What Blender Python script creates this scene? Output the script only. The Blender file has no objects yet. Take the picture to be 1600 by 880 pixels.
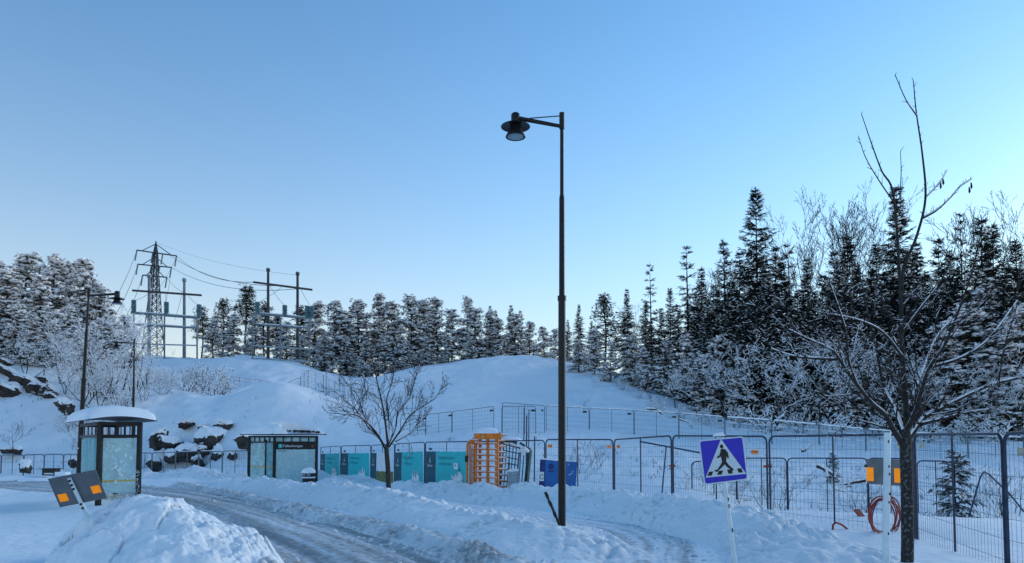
import bpy, math, random
import numpy as np
from mathutils import Vector

# ------------------------------------------------------------------ camera, sky, sun, exposure
sc = bpy.context.scene
F = 1150.0; PITCH = math.radians(3.0); HORIZON = 692.0; CAMZ = 1.9
PPY = HORIZON - F*math.tan(PITCH)
cam = bpy.data.cameras.new('camera'); cam_o = bpy.data.objects.new('camera', cam)
sc.collection.objects.link(cam_o); sc.camera = cam_o
cam.sensor_width = 36.0; cam.lens = 36.0*F/1600.0; cam.shift_y = (PPY-440.0)/1600.0
cam.clip_start = 0.1; cam.clip_end = 3000
cam_o.location = (0, 0, CAMZ); cam_o.rotation_euler = (math.pi/2+PITCH, 0, 0)

SUN_EL = math.radians(6.5); SUN_ROT = math.radians(53.0)
w = bpy.data.worlds.new('World'); sc.world = w; w.use_nodes = True
sky = w.node_tree.nodes.new('ShaderNodeTexSky'); sky.sky_type = 'NISHITA'; sky.sun_disc = False
sky.sun_elevation = SUN_EL; sky.sun_rotation = SUN_ROT
sky.air_density = 1.15; sky.dust_density = 0.5; sky.ozone_density = 3.6
bgn = w.node_tree.nodes['Background']; bgn.inputs[1].default_value = 0.15
wb = w.node_tree.nodes.new('ShaderNodeMix'); wb.data_type = 'RGBA'; wb.blend_type = 'MULTIPLY'; wb.inputs[0].default_value = 1.0
wb.inputs[7].default_value = (0.70, 0.985, 1.08, 1)          # the phone's white balance leans to cyan
w.node_tree.links.new(sky.outputs[0], wb.inputs[6])
# thin winter haze low in the sky, the same all round: the colour pales evenly towards the horizon
wn = w.node_tree.nodes; wl_ = w.node_tree.links
wtc = wn.new('ShaderNodeTexCoord'); wsx = wn.new('ShaderNodeSeparateXYZ'); wl_.new(wtc.outputs['Generated'], wsx.inputs[0])
wmx = wn.new('ShaderNodeMath'); wmx.operation = 'MAXIMUM'; wmx.inputs[1].default_value = 0.0; wl_.new(wsx.outputs['Z'], wmx.inputs[0])
wml = wn.new('ShaderNodeMath'); wml.operation = 'MULTIPLY'; wml.inputs[1].default_value = -5.8; wl_.new(wmx.outputs[0], wml.inputs[0])
wex = wn.new('ShaderNodeMath'); wex.operation = 'EXPONENT'; wl_.new(wml.outputs[0], wex.inputs[0])
whz = wn.new('ShaderNodeMix'); whz.data_type = 'RGBA'; whz.inputs[7].default_value = (2.9, 2.55, 2.45, 1)
wl_.new(wex.outputs[0], whz.inputs[0]); wl_.new(wb.outputs[2], whz.inputs[6]); wl_.new(whz.outputs[2], bgn.inputs[0])
sun = bpy.data.lights.new('sun', 'SUN'); sun.energy = 1.2; sun.angle = math.radians(55); sun.color = (0.97, 0.96, 0.95)
sun_o = bpy.data.objects.new('sun', sun); sc.collection.objects.link(sun_o); sun_o.location = (60, 90, 60)
sd = Vector((math.sin(SUN_ROT)*math.cos(SUN_EL), math.cos(SUN_ROT)*math.cos(SUN_EL), math.sin(SUN_EL)))
sun_o.rotation_euler = sd.to_track_quat('Z', 'Y').to_euler()
sc.view_settings.view_transform = 'Standard'; sc.view_settings.look = 'None'
sc.view_settings.exposure = 1.3; sc.view_settings.gamma = 1.0
sc.cycles.max_bounces = 6; sc.cycles.transparent_max_bounces = 12
sc.cycles.use_denoising = True

# ------------------------------------------------------------------ helpers
rng = np.random.default_rng(7); random.seed(7)
def at(px, py, d):
    u = (px-800.0)/F; v = (PPY-py)/F
    y = math.cos(PITCH)-v*math.sin(PITCH); z = math.sin(PITCH)+v*math.cos(PITCH)
    s = d/y
    return Vector((u*s, d, CAMZ+z*s))
def xat(px, d):            # x at ground level for a column of the picture
    return at(px, HORIZON, d).x
def nrm(v):
    v = np.asarray(v, float); return v/max(1e-9, np.linalg.norm(v))

MATS = {}
def mat(name, col, rough=0.6, metal=0.0, var=0.15, scale=8.0, bump=0.0, bscale=None, col2=None, spec=0.4, alpha=None):
    m = bpy.data.materials.new(name); m.use_nodes = True
    nt = m.node_tree; b = nt.nodes['Principled BSDF']; L = nt.links
    tc = nt.nodes.new('ShaderNodeTexCoord')
    nz = nt.nodes.new('ShaderNodeTexNoise'); nz.inputs['Scale'].default_value = scale; nz.inputs['Detail'].default_value = 6
    L.new(tc.outputs['Object'], nz.inputs['Vector'])
    rp = nt.nodes.new('ShaderNodeValToRGB'); L.new(nz.outputs['Fac'], rp.inputs['Fac'])
    c2 = col2 if col2 else tuple(min(4.0, c*(1+var)) for c in col)
    c1 = col if col2 else tuple(c*(1-var) for c in col)
    rp.color_ramp.elements[0].position = 0.35; rp.color_ramp.elements[1].position = 0.65
    rp.color_ramp.elements[0].color = (*c1, 1); rp.color_ramp.elements[1].color = (*c2, 1)
    L.new(rp.outputs['Color'], b.inputs['Base Color'])
    b.inputs['Roughness'].default_value = rough; b.inputs['Metallic'].default_value = metal
    b.inputs['Specular IOR Level'].default_value = spec
    if alpha is not None: b.inputs['Alpha'].default_value = alpha
    if bump:
        nb = nt.nodes.new('ShaderNodeTexNoise'); nb.inputs['Scale'].default_value = bscale or scale*4; nb.inputs['Detail'].default_value = 5
        L.new(tc.outputs['Object'], nb.inputs['Vector'])
        bp = nt.nodes.new('ShaderNodeBump'); bp.inputs['Strength'].default_value = 1.0; bp.inputs['Distance'].default_value = bump
        L.new(nb.outputs['Fac'], bp.inputs['Height']); L.new(bp.outputs['Normal'], b.inputs['Normal'])
    MATS[name] = m
    return m
M = MATS
mat('snow', (0.89, 0.92, 0.94), 0.75, var=0.03, scale=1.3, bump=0.05, bscale=3.5, spec=0.25)
mat('snow_soft', (0.90, 0.93, 0.95), 0.8, var=0.03, scale=3, bump=0.01, bscale=14, spec=0.2)
mat('black_metal', (0.012, 0.013, 0.014), 0.45, 0.3, 0.3, 14, bump=0.0008)
mat('dark_bark', (0.028, 0.024, 0.022), 0.9, 0, 0.5, 14, bump=0.01, bscale=40)
mat('pine_bark', (0.05, 0.036, 0.028), 0.9, 0, 0.5, 6, bump=0.02, bscale=20)
mat('frosted_bark', (0.026, 0.022, 0.020), 0.9, 0, 0.5, 26, bump=0.015, bscale=30, col2=(0.16, 0.17, 0.18))
MATS['frosted_bark'].node_tree.nodes['Color Ramp'].color_ramp.elements[0].position = 0.52
MATS['frosted_bark'].node_tree.nodes['Color Ramp'].color_ramp.elements[1].position = 0.72
mat('twig_grey', (0.028, 0.023, 0.020), 0.9, 0, 0.3, 9)
mat('needles', (0.010, 0.019, 0.016), 0.8, 0, 0.5, 1.1, spec=0.15)
mat('needles_pine', (0.020, 0.034, 0.024), 0.8, 0, 0.5, 1.1, spec=0.15)
mat('galv', (0.12, 0.16, 0.20), 0.4, 0.75, 0.25, 12)
mat('dark_galv', (0.035, 0.05, 0.085), 0.4, 0.5, 0.25, 12)
mat('wire', (0.10, 0.14, 0.19), 0.5, 0.5, 0.2, 12)
mat('steel_far', (0.05, 0.055, 0.06), 0.6, 0.4, 0.25, 2)
mat('steel_mid', (0.16, 0.20, 0.23), 0.6, 0.3, 0.2, 2)
mat('steel_pale', (0.30, 0.36, 0.40), 0.6, 0.2, 0.15, 2)
mat('insulator', (0.10, 0.20, 0.22), 0.3, 0, 0.2, 4)
mat('rock', (0.022, 0.019, 0.017), 0.85, 0, 0.7, 2.2, bump=0.06, bscale=5, col2=(0.075, 0.062, 0.052))
mat('teal', (0.02, 0.50, 0.52), 0.55, 0, 0.08, 2)
mat('teal_dark', (0.006, 0.085, 0.125), 0.55, 0, 0.15, 3)
mat('teal_ink', (0.008, 0.16, 0.22), 0.6, 0, 0.1, 5)
mat('print_white', (0.78, 0.80, 0.82), 0.6, 0, 0.08, 5)
mat('print_olive', (0.16, 0.17, 0.05), 0.6, 0, 0.5, 6)
mat('print_dark', (0.02, 0.03, 0.03), 0.6, 0, 0.2, 6)
mat('orange_steel', (0.75, 0.20, 0.012), 0.5, 0.0, 0.2, 9)
mat('bright_orange', (2.3, 0.50, 0.0), 0.6, 0, 0.05, 30)      # fluorescent glow painted into the base colour, red set above full reflectance
mat('tag_orange', (1.0, 0.30, 0.08), 0.6, 0, 0.15, 30)
mat('tag_cream', (0.60, 0.55, 0.40), 0.6, 0, 0.1, 30)
mat('board_grey', (0.14, 0.15, 0.155), 0.5, 0.2, 0.18, 5)
mat('pole_white', (0.62, 0.72, 0.74), 0.5, 0.1, 0.08, 6)
mat('sign_blue', (0.020, 0.020, 0.47), 0.35, 0, 0.05, 5)
mat('sign_white', (0.62, 0.70, 0.72), 0.45, 0, 0.04, 6)
mat('sign_black', (0.012, 0.010, 0.008), 0.5, 0, 0.2, 6)
mat('board_blue', (0.010, 0.13, 0.40), 0.5, 0, 0.12, 2)
mat('board_navy', (0.008, 0.03, 0.16), 0.5, 0, 0.12, 2)
mat('label_green', (0.03, 0.25, 0.12), 0.5)
mat('hose_red', (0.28, 0.028, 0.022), 0.45, 0, 0.2, 8)
mat('rust', (0.32, 0.07, 0.04), 0.7, 0, 0.3, 8)
mat('grey_green', (0.035, 0.075, 0.085), 0.5, 0.3, 0.3, 7)
mat('bin_grey', (0.25, 0.33, 0.38), 0.55, 0, 0.15, 6)
mat('wood_dark', (0.035, 0.028, 0.022), 0.9, 0, 0.4, 12, bump=0.006)
mat('yellow_tape', (0.55, 0.42, 0.10), 0.6, 0, 0.1, 6)

def glass_mat(name, tint, icy, scale):
    m = bpy.data.materials.new(name); m.use_nodes = True; nt = m.node_tree; L = nt.links
    b = nt.nodes['Principled BSDF']; b.inputs['Base Color'].default_value = (*tint, 1)
    b.inputs['Roughness'].default_value = 0.25
    tc = nt.nodes.new('ShaderNodeTexCoord'); nz = nt.nodes.new('ShaderNodeTexNoise')
    nz.inputs['Scale'].default_value = scale; nz.inputs['Detail'].default_value = 8; nz.inputs['Distortion'].default_value = 0.8
    L.new(tc.outputs['Object'], nz.inputs['Vector'])
    mr = nt.nodes.new('ShaderNodeMapRange'); mr.inputs['From Min'].default_value = 0.3; mr.inputs['From Max'].default_value = 0.65
    mr.inputs['To Min'].default_value = icy[0]; mr.inputs['To Max'].default_value = icy[1]
    L.new(nz.outputs['Fac'], mr.inputs['Value']); L.new(mr.outputs['Result'], b.inputs['Alpha'])
    bp = nt.nodes.new('ShaderNodeBump'); bp.inputs['Distance'].default_value = 0.02; bp.inputs['Strength'].default_value = 0.6
    L.new(nz.outputs['Fac'], bp.inputs['Height']); L.new(bp.outputs['Normal'], b.inputs['Normal'])
    MATS[name] = m
glass_mat('iced_glass', (0.46, 0.70, 0.70), (0.30, 0.95), 2.6)
glass_mat('clear_glass', (0.20, 0.55, 0.58), (0.25, 0.6), 2.0)

def road_mat(name, dark, light, spread, lo=0.42, hi=0.66):
    m = bpy.data.materials.new(name); m.use_nodes = True; nt = m.node_tree; L = nt.links; b = nt.nodes['Principled BSDF']
    a = nt.nodes.new('ShaderNodeAttribute'); a.attribute_name = 'lane'
    mp = nt.nodes.new('ShaderNodeMapping'); mp.inputs['Scale'].default_value = (0.10, 3.2, 1); L.new(a.outputs['Vector'], mp.inputs['Vector'])
    n1 = nt.nodes.new('ShaderNodeTexNoise'); n1.inputs['Scale'].default_value = 1.0; n1.inputs['Detail'].default_value = 7; n1.inputs['Roughness'].default_value = 0.6
    L.new(mp.outputs['Vector'], n1.inputs['Vector'])
    tc = nt.nodes.new('ShaderNodeTexCoord'); n2 = nt.nodes.new('ShaderNodeTexNoise'); n2.inputs['Scale'].default_value = 7; n2.inputs['Detail'].default_value = 8
    L.new(tc.outputs['Object'], n2.inputs['Vector'])
    ad = nt.nodes.new('ShaderNodeMath'); ad.operation = 'MULTIPLY_ADD'; ad.inputs[1].default_value = 0.45
    L.new(n2.outputs['Fac'], ad.inputs[0]); L.new(n1.outputs['Fac'], ad.inputs[2])
    sb = nt.nodes.new('ShaderNodeMath'); sb.operation = 'SUBTRACT'; sb.inputs[1].default_value = 0.22; L.new(ad.outputs[0], sb.inputs[0])
    rp = nt.nodes.new('ShaderNodeValToRGB'); L.new(sb.outputs[0], rp.inputs['Fac'])
    rp.color_ramp.elements[0].position = lo; rp.color_ramp.elements[1].position = hi
    rp.color_ramp.elements[0].color = (*dark, 1); rp.color_ramp.elements[1].color = (*light, 1)
    L.new(rp.outputs['Color'], b.inputs['Base Color']); b.inputs['Roughness'].default_value = 0.55
    b.inputs['Specular IOR Level'].default_value = 0.35
    bp = nt.nodes.new('ShaderNodeBump'); bp.inputs['Distance'].default_value = 0.035; bp.inputs['Strength'].default_value = 1.0
    L.new(ad.outputs[0], bp.inputs['Height']); L.new(bp.outputs['Normal'], b.inputs['Normal'])
    MATS[name] = m
road_mat('road_slush', (0.29, 0.285, 0.28), (0.74, 0.75, 0.76), 1, 0.40, 0.64)
road_mat('path_slush', (0.28, 0.30, 0.32), (0.82, 0.85, 0.88), 1, 0.34, 0.56)

def dirty_mat(name, clean, dirt, lo, hi, scale, bump):
    m = bpy.data.materials.new(name); m.use_nodes = True; nt = m.node_tree; L = nt.links; b = nt.nodes['Principled BSDF']
    tc = nt.nodes.new('ShaderNodeTexCoord')
    n1 = nt.nodes.new('ShaderNodeTexNoise'); n1.inputs['Scale'].default_value = scale; n1.inputs['Detail'].default_value = 10; n1.inputs['Roughness'].default_value = 0.7
    n0 = nt.nodes.new('ShaderNodeTexNoise'); n0.inputs['Scale'].default_value = scale*0.12; n0.inputs['Detail'].default_value = 2
    L.new(tc.outputs['Object'], n1.inputs['Vector']); L.new(tc.outputs['Object'], n0.inputs['Vector'])
    ad = nt.nodes.new('ShaderNodeMath'); ad.operation = 'MULTIPLY_ADD'; ad.inputs[1].default_value = 0.5
    L.new(n0.outputs['Fac'], ad.inputs[0]); L.new(n1.outputs['Fac'], ad.inputs[2])
    rp = nt.nodes.new('ShaderNodeValToRGB'); L.new(ad.outputs[0], rp.inputs['Fac'])
    rp.color_ramp.elements[0].position = lo; rp.color_ramp.elements[1].position = hi
    rp.color_ramp.elements[0].color = (*dirt, 1); rp.color_ramp.elements[1].color = (*clean, 1)
    L.new(rp.outputs['Color'], b.inputs['Base Color']); b.inputs['Roughness'].default_value = 0.75; b.inputs['Specular IOR Level'].default_value = 0.25
    nb = nt.nodes.new('ShaderNodeTexNoise'); nb.inputs['Scale'].default_value = 9; nb.inputs['Detail'].default_value = 8; nb.inputs['Roughness'].default_value = 0.65
    L.new(tc.outputs['Object'], nb.inputs['Vector'])
    bp = nt.nodes.new('ShaderNodeBump'); bp.inputs['Distance'].default_value = bump; bp.inputs['Strength'].default_value = 1.0
    L.new(nb.outputs['Fac'], bp.inputs['Height']); L.new(bp.outputs['Normal'], b.inputs['Normal'])
    MATS[name] = m
dirty_mat('bank_snow', (0.88, 0.91, 0.93), (0.52, 0.54, 0.56), 0.50, 0.68, 5, 0.05)
dirty_mat('windrow_snow', (0.80, 0.82, 0.83), (0.33, 0.32, 0.31), 0.55, 0.80, 6, 0.06)
dirty_mat('pile_snow', (0.90, 0.93, 0.95), (0.68, 0.70, 0.70), 0.50, 0.62, 4, 0.03)

# ---- objects
ROOT = {}
def link(o): sc.collection.objects.link(o); return o
def tag(o, label, cat, group=None):
    o['label'] = label; o['category'] = cat
    if group: o['group'] = group
    return o
def thing(name, label, cat, loc=(0, 0, 0), group=None):
    o = link(bpy.data.objects.new(name, None)); o.empty_display_size = 0.2
    o.location = loc; ROOT[o.name] = Vector(loc)
    return tag(o, label, cat, group)
def root_loc(o):
    while o.parent: o = o.parent
    return ROOT.get(o.name, Vector((0, 0, 0)))
def mesh_np(name, V, Fs, m=None, smooth=False):
    V = np.ascontiguousarray(V, dtype=np.float32).reshape(-1, 3)
    Fs = [np.asarray(f, dtype=np.int32) for f in Fs if len(f)]
    me = bpy.data.meshes.new(name)
    me.vertices.add(len(V)); me.vertices.foreach_set('co', V.ravel())
    lens = np.concatenate([np.full(len(f), f.shape[1], np.int32) for f in Fs])
    idx = np.concatenate([f.ravel() for f in Fs])
    me.loops.add(len(idx)); me.loops.foreach_set('vertex_index', idx)
    me.polygons.add(len(lens)); me.polygons.foreach_set('loop_start', np.concatenate([[0], np.cumsum(lens)[:-1]]).astype(np.int32))
    me.update(calc_edges=True); me.validate()
    if smooth: me.polygons.foreach_set('use_smooth', np.ones(len(lens), bool))
    if m: me.materials.append(M[m])
    return me
def obj(name, me, parent=None):
    o = link(bpy.data.objects.new(name, me))
    if parent: o.parent = parent
    return o
class MB:
    def __init__(s): s.V = []; s.F = []
    def add(s, vs, fs):
        k = len(s.V); s.V += [tuple(v) for v in vs]; s.F += [tuple(i+k for i in f) for f in fs]; return s
    def box(s, c, size, ax=None):
        c = Vector(c); X, Y, Z = ax if ax else (Vector((1, 0, 0)), Vector((0, 1, 0)), Vector((0, 0, 1)))
        hx, hy, hz = size[0]/2, size[1]/2, size[2]/2
        vs = [c+X*(a*hx)+Y*(b*hy)+Z*(e*hz) for e in (-1, 1) for a, b in ((-1, -1), (1, -1), (1, 1), (-1, 1))]
        return s.add(vs, [(3, 2, 1, 0), (4, 5, 6, 7), (0, 1, 5, 4), (1, 2, 6, 5), (2, 3, 7, 6), (3, 0, 4, 7)])
    def bar(s, a, b, wd, ht, up=(0, 0, 1)):
        a = Vector(a); b = Vector(b); d = b-a; L = d.length
        if L < 1e-6: return s
        d.normalize(); up = Vector(up)
        sd = d.cross(up)
        if sd.length < 1e-4: sd = d.cross(Vector((1, 0, 0)))
        sd.normalize(); u2 = sd.cross(d)
        return s.box((a+b)/2, (L, wd, ht), (d, sd, u2))
    def path(s, pts, r, n=8, closed=False, caps=True):
        pts = [Vector(p) for p in pts]; N = len(pts)
        rs = r if isinstance(r, (list, tuple)) else [r]*N
        k = len(s.V); ref = None
        for i, p in enumerate(pts):
            if closed: t = pts[(i+1) % N]-pts[i-1]
            else: t = pts[min(i+1, N-1)]-pts[max(i-1, 0)]
            t.normalize()
            if ref is None:
                ref = t.cross(Vector((0, 0, 1)))
                if ref.length < 0.1: ref = t.cross(Vector((0, 1, 0)))
            ref = (ref-t*ref.dot(t)).normalized(); b2 = t.cross(ref)
            for j in range(n):
                a = 2*math.pi*j/n
                s.V.append(tuple(p+ref*(math.cos(a)*rs[i])+b2*(math.sin(a)*rs[i])))
        for i in range(N if closed else N-1):
            i2 = (i+1) % N
            for j in range(n):
                s.F.append((k+i*n+j, k+i*n+(j+1) % n, k+i2*n+(j+1) % n, k+i2*n+j))
        if caps and not closed:
            s.F.append(tuple(k+j for j in reversed(range(n)))); s.F.append(tuple(k+(N-1)*n+j for j in range(n)))
        return s
    def tube(s, a, b, r0, r1=None, n=8):
        return s.path([a, b], [r0, r1 if r1 is not None else r0], n)
    def _lathe(s, o, prof, n):
        o = Vector(o); k = len(s.V)
        for r, z in prof:
            for j in range(n):
                a = 2*math.pi*j/n; s.V.append((o.x+r*math.cos(a), o.y+r*math.sin(a), o.z+z))
        for i in range(len(prof)-1):
            for j in range(n):
                s.F.append((k+i*n+j, k+i*n+(j+1) % n, k+(i+1)*n+(j+1) % n, k+(i+1)*n+j))
        s.F.append(tuple(k+j for j in reversed(range(n)))); s.F.append(tuple(k+(len(prof)-1)*n+j for j in range(n)))
        return s
    def poly(s, pts, th=(0, 0, 0)):
        th = Vector(th); n = len(pts); a = [Vector(p) for p in pts]
        if th.length < 1e-7: return s.add(a, [tuple(range(n))])
        return s.add(a+[p+th for p in a], [tuple(range(n)), tuple(reversed(range(n, 2*n)))]+[((i+1) % n, i, n+i, n+(i+1) % n) for i in range(n)])
    def build(s, name, m, parent=None, smooth=False):
        me = bpy.data.meshes.new(name); off = root_loc(parent) if parent else Vector((0, 0, 0))
        me.from_pydata([(v[0]-off.x, v[1]-off.y, v[2]-off.z) for v in s.V], [], s.F); me.update()
        if smooth:
            me.polygons.foreach_set('use_smooth', [len(p.vertices) <= 4 for p in me.polygons])
            try: me.set_sharp_from_angle(angle=math.radians(40))
            except Exception: pass
        me.materials.append(M[m])
        return obj(name, me, parent)
_tx = {}
def text_part(name, body, size, o, rt, up, m, parent, align='CENTER'):
    key = (body, align)
    if key not in _tx:
        c = bpy.data.curves.new('t', 'FONT'); c.body = body; c.align_x = align; c.align_y = 'CENTER'; c.size = 1.0; c.resolution_u = 3
        to = link(bpy.data.objects.new('t', c)); dg = bpy.context.evaluated_depsgraph_get()
        tm = bpy.data.meshes.new_from_object(to.evaluated_get(dg))
        _tx[key] = ([v.co.copy() for v in tm.vertices], [tuple(p.vertices) for p in tm.polygons])
        bpy.data.objects.remove(to); bpy.data.curves.remove(c); bpy.data.meshes.remove(tm)
    vs, fs = _tx[key]; o = Vector(o); rt = Vector(rt); up = Vector(up)
    b = MB(); b.add([o+rt*(v.x*size)+up*(v.y*size) for v in vs], fs)
    return b.build(name, m, parent)

# ---- numpy noise
_perm = rng.permutation(512); _perm = np.concatenate([_perm, _perm, _perm])
_g = np.stack([np.cos(np.arange(512)/512*2*np.pi*37), np.sin(np.arange(512)/512*2*np.pi*37)], -1)
def pnoise(x, y):
    xi = np.floor(x).astype(int); yi = np.floor(y).astype(int); xf = x-xi; yf = y-yi
    u = xf*xf*xf*(xf*(xf*6-15)+10); v = yf*yf*yf*(yf*(yf*6-15)+10)
    def gr(ix, iy, fx, fy):
        h = _perm[_perm[ix & 511]+(iy & 511)] & 511
        return _g[h, 0]*fx+_g[h, 1]*fy
    a = gr(xi, yi, xf, yf); b = gr(xi+1, yi, xf-1, yf); c = gr(xi, yi+1, xf, yf-1); d = gr(xi+1, yi+1, xf-1, yf-1)
    return (a*(1-u)+b*u)*(1-v)+(c*(1-u)+d*u)*v
def fbm(x, y, o=4, lac=2.03, g=0.5):
    r = 0; a = 1.0
    for i in range(o): r = r+a*pnoise(x+17.3*i, y-9.1*i); x = x*lac; y = y*lac; a *= g
    return r
def lumps(x, y, s, seed=0):
    """rounded clods: height of randomly sized domes in a jittered grid"""
    x = x/s; y = y/s; xi = np.floor(x).astype(int); yi = np.floor(y).astype(int); best = np.zeros(np.shape(x))
    for dx in (-1, 0, 1):
        for dy in (-1, 0, 1):
            h = _perm[_perm[(xi+dx+seed*31) & 511]+((yi+dy) & 511)] & 511
            jx = (h*0.6180339 % 1.0); jy = (h*0.7548776 % 1.0); rr = 0.25+0.45*((h*0.381966) % 1.0)
            d2 = (x-(xi+dx+jx))**2+(y-(yi+dy+jy))**2
            best = np.maximum(best, np.sqrt(np.clip(rr*rr-d2, 0, None)))
    return best*s
def cell_tilt(x, y, s, seed=0):
    """slab facets: every Voronoi cell is a plane with its own tilt and height"""
    x = x/s; y = y/s; xi = np.floor(x).astype(int); yi = np.floor(y).astype(int)
    bd = np.full(np.shape(x), 9.0); bd2 = np.full(np.shape(x), 9.0); val = np.zeros(np.shape(x))
    for dx in (-1, 0, 1):
        for dy in (-1, 0, 1):
            h = _perm[_perm[(xi+dx+seed*31) & 511]+((yi+dy) & 511)] & 511
            jx = (h*0.6180339 % 1.0); jy = (h*0.7548776 % 1.0)
            ex = x-(xi+dx+jx); ey = y-(yi+dy+jy); d2 = ex*ex+ey*ey
            v = ((h*0.381966) % 1.0-0.5)*0.6+ex*(((h*0.133) % 1.0)-0.5)*0.8+ey*(((h*0.271) % 1.0)-0.5)*0.8
            c = d2 < bd
            bd2 = np.where(c, bd, np.minimum(bd2, d2)); val = np.where(c, v, val); bd = np.where(c, d2, bd)
    return val*s, np.sqrt(bd2)-np.sqrt(bd)

# ------------------------------------------------------------------ terrain
def seg_dist(x, y, pts, vals=None):
    """signed distance, arc length and interpolated value along a polyline"""
    bd = np.full(np.shape(x), 1e9); sgn = np.ones(np.shape(x)); al = np.zeros(np.shape(x)); vv = np.zeros(np.shape(x)); acc = 0.0
    for i in range(len(pts)-1):
        ax, ay = pts[i]; bx, by = pts[i+1]; dx, dy = bx-ax, by-ay; L = math.hypot(dx, dy)
        t = np.clip(((x-ax)*dx+(y-ay)*dy)/(L*L), 0, 1); ex = x-(ax+t*dx); ey = y-(ay+t*dy)
        d = np.hypot(ex, ey); c = d < bd
        bd = np.where(c, d, bd); sgn = np.where(c, np.sign(dx*ey-dy*ex), sgn); al = np.where(c, acc+t*L, al)
        if vals is not None: vv = np.where(c, vals[i]*(1-t)+vals[i+1]*t, vv)
        acc += L
    return bd*sgn, al, vv
def smooth_line(pts, n=6):
    out = []; P = [np.array(p, float) for p in pts]; P = [2*P[0]-P[1]]+P+[2*P[-1]-P[-2]]
    for i in range(1, len(P)-2):
        for k in range(n):
            t = k/n
            out.append(0.5*((2*P[i])+(-P[i-1]+P[i+1])*t+(2*P[i-1]-5*P[i]+4*P[i+1]-P[i+2])*t*t+(-P[i-1]+3*P[i]-3*P[i+1]+P[i+2])*t**3))
    out.append(P[-2]); return [tuple(p) for p in out]
ROAD = smooth_line([(1.0, 5, 1.9), (-0.6, 8.5, 1.75), (-2.2, 11.6, 1.65), (-4.6, 15.8, 1.6), (-8.9, 22.3, 1.7), (-14.5, 29, 2.2), (-21, 33, 2.4), (-30, 34.5, 2.4), (-48, 35, 2.4)])
PATH = smooth_line([(2.1, 6, 1.0), (2.15, 9, 0.95), (2.15, 11.6, 0.85), (2.65, 14, 0.7), (2.4, 16.1, 0.6), (1.25, 18.2, 0.55), (-0.1, 20.2, 0.45), (-1.6, 22, 0.4), (-4.2, 25, 0.4), (-8, 30.5, 0.4)])
def W(px, py, d): return tuple(at(px, py, d))
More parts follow.
